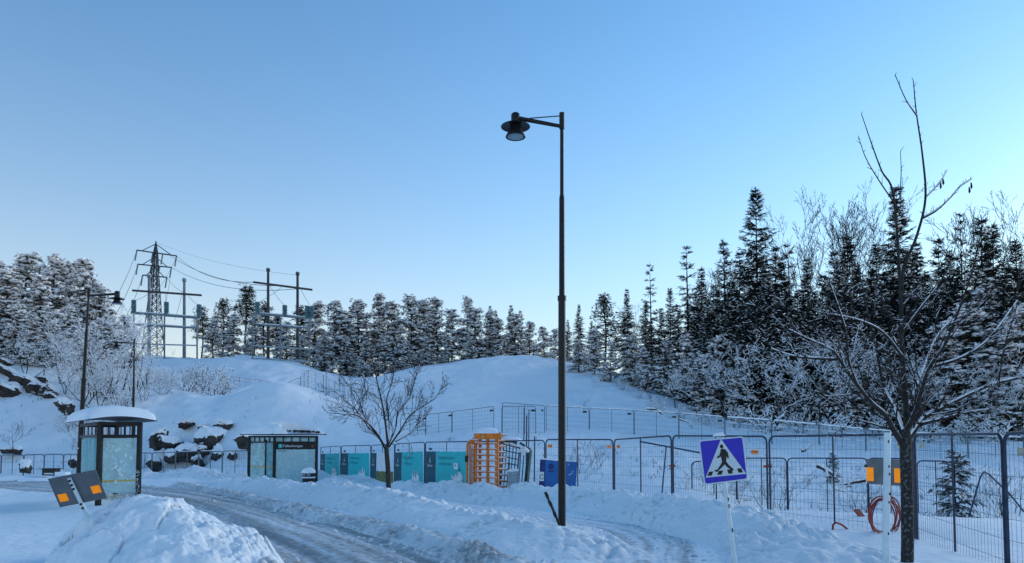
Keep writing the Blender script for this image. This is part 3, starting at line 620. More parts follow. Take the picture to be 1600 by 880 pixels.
SPR = [spruce_kit(11, 17, 4.1, (0.6, 0.04), dens=1.25), spruce_kit(12, 15, 3.6, (0.6, 0.04), dens=1.25), spruce_kit(13, 16, 3.4, (0.5, 0.05), bare=0.08, gap=0.36), spruce_kit(14, 14, 3.8, (0.8, 0.15), dens=1.2)]
LOOSE = [spruce_kit(15, 15, 2.6, (0.35, 0.15), bare=0.2, gap=0.62, dens=0.8), spruce_kit(16, 15, 2.3, (0.3, 0.15), bare=0.25, gap=0.7, dens=0.75)]
PIN = [pine_kit(21, 9, 2.4, 0.04, 2.3, 0, 1.1), pine_kit(22, 9, 2.0, 0.06, 2.2, 0, 1.1), pine_kit(23, 9.5, 2.8, 0.03, 2.4, 0, 1.1), pine_kit(24, 8.5, 1.8, 0.03, 2.3, 0, 1.1), pine_kit(25, 10, 2.3, 0.22, 1.6, 0, 1.05)]
HEAVY = [pine_kit(71, 10, 2.6, 0.05, 3.0, 0, 1.25), pine_kit(72, 10, 2.3, 0.08, 2.8, 0, 1.25), pine_kit(73, 11, 2.8, 0.04, 3.0, 0, 1.25)]
DARKP = [pine_kit(26, 10, 2.5, 0.5, 0.3, 1.0), pine_kit(27, 9, 2.2, 0.3, 0.45)]
SNOWB = [bare_kit(31, 8, 0.10, 1, True, s_add=0.014), bare_kit(32, 7, 0.08, 2, True, s_add=0.014), bare_kit(33, 6, 0.06, 3, True, s_add=0.014)]
KB = dict(max=4, steps=[9, 6, 4, 3, 2], ch=[15, 9, 6, 4], ang=28, lr=0.5, rr=0.5, rmin=0.024, jit=0.07, up=0.09, start=[0.35, 0.15], tip=0.25)
BIRCH = [bare_kit(41, 18, 0.16, 1, False, KB, 0.05, 'twig_grey', 3), bare_kit(42, 17, 0.13, 2, False, KB, 0.10, 'twig_grey', 3)]
KS = dict(max=3, steps=[5, 4, 3, 2], ch=[6, 5, 4], ang=36, lr=0.55, rr=0.55, rmin=0.004, jit=0.12, up=0.05, start=[0.15, 0.1], tip=0.35)
BUSH = [bare_kit(51, 1.6, 0.014, 6, False, KS, 0.45, 'dark_bark', 3, ('stems', 'twigs')), bare_kit(52, 1.8, 0.016, 4, False, KS, 0.35, 'dark_bark', 3, ('stems', 'twigs'))]
SBUSH = [bare_kit(53, 2.2, 0.03, 7, True, dict(KS, rmin=0.012), 0.6, 'dark_bark', 4, ('stems', 'twigs'), s_add=0.018), bare_kit(54, 1.8, 0.03, 6, True, dict(KS, rmin=0.012), 0.8, 'dark_bark', 4, ('stems', 'twigs'), s_add=0.022)]
YOUNG = [spruce_kit(61, 4.2, 2.1, (0.45, 0.30), bare=0.02, gap=0.24)]

def tree_at(kits, px, ytop, d, name, label, group, k, wide=1.0, cat='tree'):
    kit, H = kits[k % len(kits)]; x = xat(px, d); z = gz(x, d); top = at(px, ytop, d).z
    s = max(0.15, (top-z)/H)
    return place(kit, name, label, cat, (x, d, z-0.15), s*wide, s, random.uniform(0, 6.28), group)
def row(trees, kits, name, fmt, group, cat='tree'):
    trees = sorted(trees); 
    for i, t in enumerate(trees):
        px, yt, d, k = t[:4]; wd = t[4] if len(t) > 4 else 1.0
        tree_at(kits, px, yt, d, name, fmt.format(ORD[i]), group, k, wd, cat)

# left hillside pines
row([(-60, 410, 72, 0), (-20, 400, 70, 2), (4, 415, 66, 1, 1.1), (30, 392, 73, 0, 1.1), (58, 428, 66, 3), (76, 395, 72, 2), (98, 408, 75, 1), (127, 402, 72, 0, .9), (150, 440, 70, 2)], HEAVY, 'pine_tree', 'tall snow-covered pine on the left hillside, {} from the left', 'pines on the left hillside')
row([(-30, 480, 62, 3), (20, 470, 63, 1), (48, 490, 62, 2), (105, 475, 64, 3), (140, 500, 66, 1), (165, 478, 72, 2), (190, 490, 78, 3)], HEAVY, 'pine_tree', 'lower snow-caked pine below the hillside pines, {} from the left', 'lower pines on the left hillside')
row([(64, 478, 60, 0, 1.2), (92, 492, 60, 2, 1.3), (118, 470, 61, 1, 1.2), (152, 470, 60, 0, 1.3), (185, 476, 62, 1, 1.2), (212, 492, 64, 0, 1.2), (38, 500, 59, 2, 1.3), (140, 505, 58, 2, 1.3), (170, 512, 58, 2, 1.4), (128, 545, 55.5, 1, 1.4), (152, 540, 55, 2, 1.5), (182, 545, 56, 0, 1.4), (205, 550, 57, 2, 1.5), (226, 530, 66, 1, 1.3), (100, 548, 57, 2, 1.4)], SNOWB, 'birch_tree', 'bare birch laden with snow before the left pines, {} from the left', 'snowy birches on the left')
# crest behind the switchyard and the hill
row([(312, 476, 118, 0), (345, 463, 112, 1), (410, 468, 114, 1), (430, 490, 110, 0), (468, 474, 114, 1)], DARKP, 'pine_tree', 'dark pine behind the steel gantries, {} from the left', 'dark pines behind the gantries')
tree_at(DARKP, 381, 443, 108, 'pine_tree', 'tall flat-topped pine standing left of the right-hand gantry', None, 0, 1.1)
row([(330, 495, 106, 3), (362, 488, 106, 2), (395, 490, 105, 0), (445, 500, 104, 2), (490, 468, 108, 3), (518, 468, 106, 1), (535, 480, 104, 3), (558, 468, 106, 0), (590, 455, 107, 4, .9), (612, 470, 106, 1), (640, 458, 104, 2, .95), (660, 466, 106, 0), (682, 463, 105, 1), (706, 480, 104, 3), (730, 462, 106, 0, .8), (742, 478, 104, 3), (764, 484, 106, 1), (778, 495, 104, 3), (806, 486, 106, 3), (828, 500, 105, 1), (850, 507, 104, 3), (868, 512, 103, 0)], PIN, 'pine_tree', 'snow-laden pine on the crest behind the white hill, {} from the left', 'pines on the hill crest')
row([(765, 477, 112, 1), (776, 482, 111, 2), (798, 476, 113, 1), (814, 482, 111, 2), (672, 476, 113, 2), (545, 478, 113, 1), (620, 480, 113, 2)], SPR, 'spruce_tree', 'slim dark spruce poking up behind the crest pines, {} from the left', 'spruces behind the crest')
row([(505, 520, 100, 0), (540, 525, 100, 1), (570, 530, 99, 2), (600, 525, 99, 3), (635, 530, 98, 2), (665, 525, 99, 0), (700, 520, 99, 3), (735, 515, 99, 1), (470, 525, 101, 2), (430, 530, 103, 3)], PIN, 'pine_tree', 'short snow-buried pine along the front of the crest row, {} from the left', 'short pines on the crest')
row([(330, 545, 92, 1), (500, 555, 92, 0), (520, 560, 90, 2), (265, 540, 92, 0), (235, 545, 90, 1), (560, 560, 92, 1)], SNOWB, 'birch_tree', 'small frosted bare tree on the switchyard plateau, {} from the left', 'frosted trees on the plateau')
# right forest, skyline
row([(888, 498, 96, 1), (905, 474, 94, 0), (925, 500, 88, 3), (982, 451, 86, 1)], SPR, 'spruce_tree', 'spruce rising just right of the lamp post, {} from the left', 'spruces right of the lamp')
tree_at(DARKP, 946, 455, 86, 'pine_tree', 'dark round-topped pine between the spruces right of the lamp post', None, 1, 1.0)
tree_at(LOOSE, 1020, 406, 80, 'spruce_tree', 'thin open spruce, tall and alone against the sky, right of the lamp', None, 0, 1.0)
tree_at(LOOSE, 1078, 381, 74, 'spruce_tree', 'sparse tiered spruce against the sky, left of the tallest spruce', None, 1, 1.25)
tree_at(SPR, 1138, 368, 68, 'spruce_tree', 'narrow spruce directly left of the tallest spruce', None, 2, 0.95)
tree_at(SPR, 1186, 292, 64, 'spruce_tree', 'tallest dark spruce of the forest, its tip high above the others', None, 0, 1.0)
tree_at(LOOSE, 1240, 372, 68, 'spruce_tree', 'loose spruce in the gap right of the tallest spruce', None, 0, 1.0)
tree_at(SPR, 1410, 290, 62, 'spruce_tree', 'tall pointed spruce directly behind the bare street tree', None, 1, 1.0)
tree_at(LOOSE, 1512, 328, 62, 'spruce_tree', 'spindly spruce with few branches near the right edge', None, 1, 0.8)
tree_at(SPR, 1542, 330, 60, 'spruce_tree', 'full pointed spruce near the right edge of the picture', None, 2, 1.1)
row([(1050, 448, 82, 0), (1100, 418, 78, 1), (1118, 440, 72, 2), (1160, 392, 70, 1), (1212, 378, 70, 2), (1228, 400, 66, 0), (1268, 402, 68, 1), (1306, 385, 70, 2), (1330, 368, 66, 1, 1.1), (1375, 378, 68, 0), (1442, 378, 66, 1), (1470, 366, 64, 2), (1492, 388, 64, 0), (1562, 350, 66, 1), (1596, 372, 62, 0), (1640, 340, 62, 1)], SPR, 'spruce_tree', 'dark spruce in the right forest skyline, {} from the left', 'spruces of the right forest skyline')
row([(1275, 292, 74, 0), (1318, 286, 72, 1), (1362, 288, 74, 0), (1590, 300, 66, 1), (1628, 290, 66, 0), (1100, 400, 92, 1), (1000, 470, 96, 0)], BIRCH, 'birch_tree', 'leafless fine-twigged birch above the right forest, {} from the left', 'bare birches in the right forest')
fill = [(1010, 470, 78), (1035, 480, 76), (1062, 470, 72), (1092, 455, 70), (1125, 450, 66), (1150, 440, 64), (1175, 430, 60), (1205, 430, 60), (1235, 430, 60), (1262, 440, 60), (1290, 420, 60), (1315, 420, 60), (1345, 410, 60), (1370, 420, 58), (1398, 410, 58), (1425, 410, 60), (1455, 420, 58), (1480, 420, 58), (1510, 410, 58), (1530, 415, 56), (1555, 410, 56), (1580, 415, 56), (1605, 410, 56), (1640, 400, 56), (1690, 390, 58), (1740, 390, 58), (1790, 390, 58), (1300, 430, 82), (1400, 420, 84), (1500, 420, 82), (1600, 410, 80), (1200, 420, 84), (1700, 410, 80), (1020, 500, 70), (1075, 480, 66), (1110, 470, 62), (1140, 470, 60), (1165, 465, 58), (1190, 460, 57), (1220, 455, 57), (1250, 450, 58), (1278, 455, 57), (1302, 445, 58), (1330, 440, 57), (1358, 440, 57), (1384, 440, 56), (1412, 440, 57), (1440, 445, 56), (1468, 445, 56), (1496, 440, 56), (1522, 445, 55), (1548, 440, 54), (1575, 445, 54)]
for i, (px, yt, d) in enumerate(fill):
    tree_at(SPR, px, yt, d, 'spruce_tree', 'dark spruce deep inside the dense forest on the right', 'spruces inside the right forest', i, 1.05)
# snow-laden lower tier at the forest edge
row([(905, 528, 80, 3, 1.2), (930, 512, 76, 0), (955, 530, 70, 1), (988, 520, 70, 2), (1010, 540, 66, 3), (1042, 528, 64, 0), (1075, 520, 62, 1), (1100, 548, 58, 3), (1128, 520, 60, 2), (1158, 555, 56, 1), (1300, 560, 56, 3), (1352, 540, 56, 1), (1480, 500, 54, 3), (1515, 470, 54, 2), (1545, 440, 55, 0, .8), (1575, 500, 52, 3), (1604, 470, 52, 2)], PIN, 'pine_tree', 'snow-loaded small pine at the edge of the right forest, {} from the left', 'small pines at the forest edge')
row([(965, 560, 66, 0), (1020, 560, 60, 1), (1058, 555, 58, 2), (1090, 540, 56, 0), (1140, 530, 55, 1, 1.2), (1180, 510, 54, 0, 1.3), (1212, 530, 53, 2, 1.3), (1245, 505, 54, 1, 1.3), (1280, 520, 53, 0, 1.3), (1322, 515, 53, 1, 1.3), (1375, 520, 53, 2, 1.3), (1420, 530, 52, 0, 1.2), (1460, 530, 52, 1, 1.2), (1535, 540, 51, 0), (1590, 530, 50, 2)], SNOWB, 'birch_tree', 'snow-lined bare tree along the right forest edge, {} from the left', 'snowy bare trees at the forest edge')
row([(940, 574, 70, 0), (970, 589, 64, 1), (1000, 604, 60, 0), (1035, 614, 56, 1), (1065, 624, 54, 0), (1105, 629, 53, 1), (1150, 624, 52, 0), (1200, 624, 51, 1), (1250, 629, 51, 0), (1310, 634, 50, 1), (1370, 634, 50, 0), (1440, 639, 49, 1), (1510, 639, 48, 0), (1570, 644, 48, 1)], SBUSH, 'snowy_bush', 'snow-covered bush below the right forest, {} from the left', 'bushes below the right forest', 'bush')
row([(150, 566, 60, 0), (175, 578, 58, 1), (205, 570, 64, 0), (232, 566, 70, 1), (262, 570, 72, 0), (290, 568, 70, 1), (312, 558, 70, 0), (330, 566, 66, 1), (345, 578, 64, 0), (190, 596, 56, 1), (222, 590, 58, 0), (250, 586, 62, 1), (120, 588, 58, 0), (130, 628, 53, 1), (160, 618, 54, 0), (110, 638, 52, 0), (145, 653, 51, 1), (118, 668, 50, 1)], SBUSH, 'snowy_bush', 'snow-covered bush on the left slope, {} from the left', 'bushes on the left slope', 'bush')
row([(20, 546, 66, 1), (45, 551, 64, 0), (75, 556, 63, 1), (100, 566, 62, 0), (10, 586, 60, 0)], SBUSH, 'snowy_bush', 'snow-covered bush above the left rocks, {} from the left', 'bushes above the left rocks', 'bush')
# shrubs behind the fences
row([(1210, 700, 20.5, 0), (1338, 730, 19, 0), (1362, 735, 18.5, 1), (1100, 715, 25, 0), (1072, 728, 24, 1), (1150, 722, 23, 0), (905, 676, 30, 0), (934, 674, 31, 1), (1570, 705, 19, 1), (1545, 725, 18.5, 0)], BUSH, 'bare_shrub', 'leafless shrub in the snow behind the near fence, {} from the left', 'shrubs behind the near fence', 'shrub')
tree_at(YOUNG, 1490, 694, 18.5, 'young_spruce', 'young dark spruce behind the wire fence right of the street tree', None, 0, 0.9)
tree_at(YOUNG, 1300, 702, 29, 'young_spruce', 'small bent snow-capped spruce behind the fence left of the orange squares', None, 0, 0.75)
tree_at([bare_kit(55, 2.6, 0.03, 2, False, KS, 0.2, 'dark_bark', 3)], 640, 585, 66, 'bare_sapling', 'small leafless sapling alone on the white hill', None, 0)
tree_at([bare_kit(56, 2.6, 0.03, 2, False, KS, 0.2, 'dark_bark', 3)], 912, 606, 56, 'bare_sapling', 'tiny leafless sapling on the slope right of the lamp', None, 0)
KT = dict(max=3, steps=[5, 5, 4, 2], ch=[8, 6, 4], ang=42, lr=0.6, rr=0.6, rmin=0.015, jit=0.10, up=0.08, start=[0.35, 0.2], tip=0.4)
tree_at([bare_kit(57, 4, 0.08, 1, False, KT, 0.1, 'dark_bark', 4)], 20, 655, 47.5, 'bare_tree', 'small leafless tree behind the low fence at the far left', None, 0)

# ---- the two street trees, limbs drawn out by hand, twigs grown on them
def street_tree(name, label, base, limbs, K, twigL, twigR, seed, depth, snowy, every, sides=5, up=0.25, mbark='dark_bark'):
    r = np.random.default_rng(seed); trunk_s = []; limb_s = []; tw = []
    for li, (pts, r0, r1) in enumerate(limbs):
        P = smooth_line([tuple(at(a, b, depth+c)) for a, b, c in pts], 5); n = len(P)
        for i in range(n-1):
            a = np.array(P[i]); b = np.array(P[i+1]); tk = 1.0 if li == 0 else 0.8; ra = tk*(r0+(r1-r0)*(i/(n-1))**0.7); rb = tk*(r0+(r1-r0)*((i+1)/(n-1))**0.7)
            (trunk_s if li == 0 else limb_s).append((a, b, ra, rb, 0))
            if li > 0 and i > 1 and r.random() < every*(1.0 if r0 > 0.025 and (P[i][2] < 3.6 or depth > 15) else 0.7):
                spur = depth < 15 and P[i][2] > 3.6
                d = nrm(b-a); pr = nrm(np.cross(d, r.normal(0, 1, 3))); an = math.radians(r.uniform(30, 60))
                dd = nrm(d*math.cos(an)+pr*math.sin(an)+np.array([0, 0, up]))
                grow(tw, r, b, dd, (0.11 if spur else twigL)*r.uniform(0.5, 1.2)*(1-0.45*i/n), max(twigR, rb*0.4), 3 if spur else 1, K)
    o = thing(name, label, 'tree', base)
    off = np.array(base)
    V, Fq, SV, SF = seg_meshes(trunk_s, 12, None); obj('trunk', mesh_np('trunk', V-off, [Fq], 'frosted_bark', True), o)
    V, Fq, SV, SF = seg_meshes(limb_s, 8, 0.88, 0.55, 0.006, r, 0.9); lo = obj('limbs', mesh_np('limbs', V-off, [Fq], mbark, True), o)
    if snowy: obj('snow', mesh_np('snow', SV-off, [SF], 'snow_soft', True), lo)
    V, Fq, SV, SF = seg_meshes(tw, sides, 0.8, 0.55, 0.0015, r, 0.35); co = obj('twigs', mesh_np('twigs', V-off, [Fq], mbark), o)
    if snowy: obj('snow', mesh_np('snow', SV-off, [SF], 'snow_soft', True), co)
    for c in o.children:
        if c.name.startswith('twigs'): c['kind'] = 'stuff'
        for g in c.children: g['kind'] = 'stuff'
    return o
KT1 = dict(max=3, steps=[5, 5, 4, 3], ch=[4, 4.6, 2.7], ang=40, lr=0.58, rr=0.6, rmin=0.0035, jit=0.12, up=0.03, start=[0.25, 0.2], tip=0.35)
D1 = 9.6
x1 = xat(1416, D1)
t1 = street_tree('street_tree', 'bare street tree with snow along its limbs in the right foreground', (x1, D1, 0.25), [
    ([(1417, 905, 0), (1418, 840, 0), (1417, 770, 0), (1415, 700, 0), (1413, 672, 0)], 0.079, 0.070),
    ([(1414, 690, 0), (1416, 640, 0.05), (1410, 560, 0.1), (1408, 480, 0.05), (1412, 420, 0), (1432, 370, -.05), (1446, 310, 0), (1441, 240, 0), (1432, 178, 0), (1427, 126, 0)], 0.055, 0.007),
    ([(1433, 182, 0), (1415, 155, 0), (1399, 118, 0)], 0.012, 0.006),
    ([(1408, 480, 0.05), (1404, 400, .2), (1395, 300, .3), (1378, 268, .3), (1362, 225, .3), (1346, 178, .3)], 0.03, 0.006),
    ([(1406, 330, .2), (1372, 280, .3), (1352, 245, .3), (1341, 212, .3)], 0.014, 0.005),
    ([(1406, 310, .2), (1408, 270, .3), (1407, 236, .3)], 0.011, 0.005),
    ([(1440, 342, 0), (1462, 330, -.1), (1484, 310, -.1), (1500, 292, -.1), (1518, 280, -.1)], 0.018, 0.006),
    ([(1445, 310, 0), (1460, 295, .1), (1472, 280, .1), (1480, 266, .1)], 0.012, 0.005),
    ([(1410, 694, 0), (1396, 672, -.1), (1384, 650, -.2), (1362, 630, -.3), (1338, 600, -.5), (1318, 572, -.6), (1300, 548, -.7), (1262, 530, -.9), (1225, 512, -1.1)], 0.05, 0.010),
    ([(1312, 562, -.6), (1270, 560, -.5), (1236, 556, -.4), (1205, 545, -.3)], 0.022, 0.008),
    ([(1338, 600, -.5), (1325, 560, -.7), (1322, 520, -.8), (1310, 480, -1.0), (1296, 440, -1.1)], 0.024, 0.007),
    ([(1418, 688, 0), (1432, 668, .1), (1446, 652, .2), (1480, 634, .3), (1520, 614, .5), (1560, 598, .7), (1610, 588, .9), (1650, 580, 1.0)], 0.052, 0.012),
    ([(1440, 662, .1), (1475, 654, .1), (1510, 645, 0), (1545, 640, -.1)], 0.022, 0.009),
    ([(1415, 676, 0), (1428, 650, -.2), (1440, 610, -.5), (1452, 575, -.7), (1475, 540, -.9), (1500, 480, -1.0), (1520, 420, -1.1), (1536, 350, -1.2)], 0.045, 0.007),
    ([(1412, 676, 0), (1398, 640, .3), (1380, 600, .6), (1368, 540, .8), (1352, 470, .9), (1340, 410, 1.0)], 0.042, 0.008),
    ([(1416, 640, .05), (1438, 590, .4), (1462, 530, .7), (1490, 500, .9), (1540, 480, 1.1)], 0.034, 0.008),
    ([(1452, 575, -.7), (1500, 560, -.9), (1545, 530, -1), (1590, 470, -1.1)], 0.024, 0.007),
    ([(1412, 560, .1), (1380, 520, -.2), (1340, 500, -.5), (1290, 490, -.7)], 0.024, 0.007),
    ([(1411, 520, .1), (1440, 480, -.2), (1470, 440, -.4), (1492, 390, -.5)], 0.022, 0.007),
    ([(1560, 598, .7), (1570, 540, .6), (1588, 480, .6), (1596, 400, .6)], 0.018, 0.006)],
    KT1, 0.85, 0.005, 5, D1, True, 0.85)
bm_ = MB()     # withered leaves left hanging at a twig end
for (px, py) in ((1518, 290), (1515, 297), (1474, 284), (1470, 290)):
    p = at(px, py, D1-0.1); bm_.add([p+Vector((-.012, 0, .045)), p+Vector((.012, .01, .04)), p+Vector((.016, 0, -.02)), p+Vector((0, .012, -.05)), p+Vector((-.015, .004, -.02))], [(0, 1, 2, 3, 4)])
bm_.build('withered_leaves', 'dark_bark', t1)
bm_ = MB(); bm_._lathe((x1, D1, 0.28), [(0.2, -0.05), (0.17, 0.03), (0.11, 0.08), (0.05, 0.09)], 14); bm_.build('snow_collar', 'snow_soft', t1, True)
KT2 = dict(max=3, steps=[5, 5, 4, 2], ch=[4, 4.5, 3.2], ang=42, lr=0.6, rr=0.6, rmin=0.0075, jit=0.13, up=0.06, start=[0.2, 0.2], tip=0.4)
D2 = 24.0
x2 = xat(608, D2)
street_tree('street_tree', 'small bare tree with dark branches standing before the teal banners', (x2, D2, 0.2), [
    ([(609, 790, 0), (607, 760, 0), (606, 730, 0), (604, 703, 0), (606, 695, 0)], 0.085, 0.075),
    ([(604, 706, 0), (592, 684, .1), (574, 665, .3), (556, 640, .6), (535, 622, .9), (516, 605, 1.1)], 0.05, 0.013),
    ([(600, 696, 0), (585, 672, -.3), (560, 650, -.6), (540, 648, -.9), (522, 645, -1)], 0.042, 0.012),
    ([(606, 696, 0), (602, 660, -.2), (597, 630, -.3), (590, 600, -.4), (584, 570, -.5), (580, 548, -.5)], 0.05, 0.012),
    ([(606, 696, 0), (618, 668, .3), (622, 645, .5), (640, 620, .7), (648, 595, .8), (652, 580, .8)], 0.045, 0.012),
    ([(608, 698, 0), (626, 672, -.2), (640, 650, -.4), (660, 635, -.7), (680, 622, -.9), (692, 602, -1)], 0.042, 0.011),
    ([(606, 690, 0), (608, 660, .4), (604, 625, .7), (612, 600, .8), (616, 580, .9)], 0.04, 0.011),
    ([(590, 682, .1), (570, 652, -.3), (560, 620, -.5), (548, 602, -.6)], 0.03, 0.011),
    ([(618, 690, 0), (636, 680, .3), (648, 668, .6), (656, 650, .7)], 0.03, 0.011),
    ([(596, 640, -.2), (575, 612, .3), (560, 600, .5), (545, 601, .6)], 0.025, 0.010)],
    KT2, 0.85, 0.009, 9, D2, True, 0.7, 4)

# ------------------------------------------------------------------ wire fence panels
def V3(x, y, z): return Vector((x, y, z))
def fence_panel(A, B, zA, zB, h, label, group, m='dark_galv', r=0.021, wr=0.0022, nv=None, nh=6, tags=(), snow=0.0, mid=True, lean=0.0, corner=0.14, mw='wire', low=0.0, tagm='tag_orange', hsnow=False, kind='wire_fence'):
    A = Vector((A[0], A[1], 0)); B = Vector((B[0], B[1], 0)); d = B-A; L = d.length; a = d/L; nr = V3(-a.y, a.x, 0)
    if nr.y > 0: nr = -nr          # towards the viewer
    def P(s, t, o=0.0): return A+a*s+V3(0, 0, zA+(zB-zA)*s/L-h+t)+nr*(o+lean*(t-h))
    base = P(L/2, 0); o = thing(kind, label, 'fence', base, group)
    pts = [P(0, low)]+[P(0, h-corner)]+[P(corner*(1-math.cos(q)), h-corner+corner*math.sin(q)) for q in (0.4, 0.8, 1.2)]+[P(corner, h), P(L-corner, h)]+[P(L-corner*(1-math.cos(q)), h-corner+corner*math.sin(q)) for q in (1.2, 0.8, 0.4)]+[P(L, h-corner), P(L, low)]
    MB().path(pts, r, 8).build('frame', m, o, True)
    if mid: MB().tube(P(L*0.5, low), P(L*0.5, h), r*0.8, n=6).build('upright', m, o, True)
    MB().tube(P(0, 0.12), P(L, 0.12), r*0.7, n=6).build('bottom_rail', m, o, True)
    b = MB(); nv = nv if nv is not None else int(L/0.105)
    for i in range(1, nv): s = L*i/nv; b.path([P(s, 0.12), P(s, h)], wr, 3, caps=False)
    for j in range(1, nh+1): t = 0.12+(h-0.12)*j/(nh+1); b.path([P(0, t, 0.006), P(L, t, 0.006)], wr*1.6, 3, caps=False)
    wo = b.build('wire_mesh', mw, o); wo['kind'] = 'stuff'
    if snow > 0:
        sn = MB(); n = max(4, int(L/0.25)); ps = [P(corner+(L-2*corner)*i/n, h+r+snow*0.35*(1+0.5*math.sin(i*2.3+A.x))) for i in range(n+1)]
        sn.path(ps, [snow*(0.55+0.3*abs(math.sin(i*1.7+A.y))) for i in range(n+1)], 6); sn.build('snow_cap', 'snow_soft', o, True)
    if hsnow:
        sn = MB()
        for j in range(1, nh+1):
            t = 0.12+(h-0.12)*j/(nh+1); s0 = 0.1
            while s0 < L-0.3:
                l2 = random.uniform(0.3, 1.1); s1 = min(L-0.05, s0+l2); sn.path([P(s0, t+0.02, 0.006), P((s0+s1)/2, t+0.03, 0.006), P(s1, t+0.02, 0.006)], [0.012, 0.026, 0.012], 5); s0 = s1+random.uniform(0, 0.25)
        q = sn.build('wire_snow', 'snow_soft', o, True); q['kind'] = 'stuff'
    for (fs, dt, wd, txt) in tags:
        c = P(L*fs, h-dt, 0.03); tb = MB(); tb.box(c, (wd, 0.008, wd*0.46), (a, nr, V3(0, 0, 1))); t = tb.build('tag', tagm, o)
        rt = a if a.x > 0 else -a
        if txt: text_part('lettering', txt, wd*0.21, c+nr*0.007, rt, V3(0, 0, 1), 'sign_black', t)
    return o, P, L, a, nr
def pp(px, d): return (xat(px, d), d)
def zt(px, py, d): return at(px, py, d).z
TX = 'RAMIRENT'
main = [(1598+110, 670, 7.6), (1568, 678, 9.4), (1428, 679, 12.8), (1200, 682, 16.0), (1050, 681, 19.2), (959, 687, 22.6), (852, 687, 25.4)]
labs = ['near dark blue tube fence panel with cream tag, cut by the right edge', 'angled wire fence panel right of the bare street tree', 'wire fence panel behind the white pole, carrying the grey board', 'wire fence panel directly behind the pedestrian crossing sign', 'wire fence panel just left of the crossing sign, a rail slanting behind it', 'wire fence panel right of the lamp post behind the snow bank']
tgs = [((0.80, 0.23, 0.22, TX),), ((0.92, 0.18, 0.2, TX),), ((0.05, 0.18, 0.2, TX),), ((0.10, 0.35, 0.22, TX),), ((0.90, 0.22, 0.22, TX),), ((0.92, 0.22, 0.24, TX), (0.04, 0.22, 0.2, ''))]
PAN = {}
for i in range(6):
    (p0, y0, d0), (p1, y1, d1) = main[i], main[i+1]; A = pp(p0, d0); B = pp(p1, d1); g = 0.04
    A2 = (A[0]+(B[0]-A[0])*g/3.5, A[1]+(B[1]-A[1])*g/3.5); B2 = (B[0]-(B[0]-A[0])*g/3.5, B[1]-(B[1]-A[1])*g/3.5)
    PAN[i] = fence_panel(A2, B2, zt(p0, y0, d0), zt(p1, y1, d1), 2.0, labs[i], 'near wire fence panels', tags=tgs[i], r=0.023 if i < 2 else 0.022, wr=0.0022, tagm='tag_cream' if i < 3 else 'tag_orange')
PAN[6] = fence_panel(pp(851, 25.5), pp(745, 27.6), zt(852, 688, 25.5), zt(745, 690, 27.6), 2.0, 'wire fence panel behind the leaning grey cage and stakes', 'near wire fence panels', tags=())
# clamps joining the panels
for (px, py, d, l) in ((1199, 729, 16.0, 'small clamp joining the two fence posts right of the crossing sign'), (1050.5, 728, 19.2, 'small clamp joining the fence posts left of the crossing sign')):
    p = at(px, py, d); b = MB(); b.box(p, (0.14, 0.10, 0.05)); b.tube(p+V3(0, -.09, 0), p+V3(0, .07, 0), 0.012); o = b.build('fence_clamp', 'rust'); tag(o, l, 'clamp')
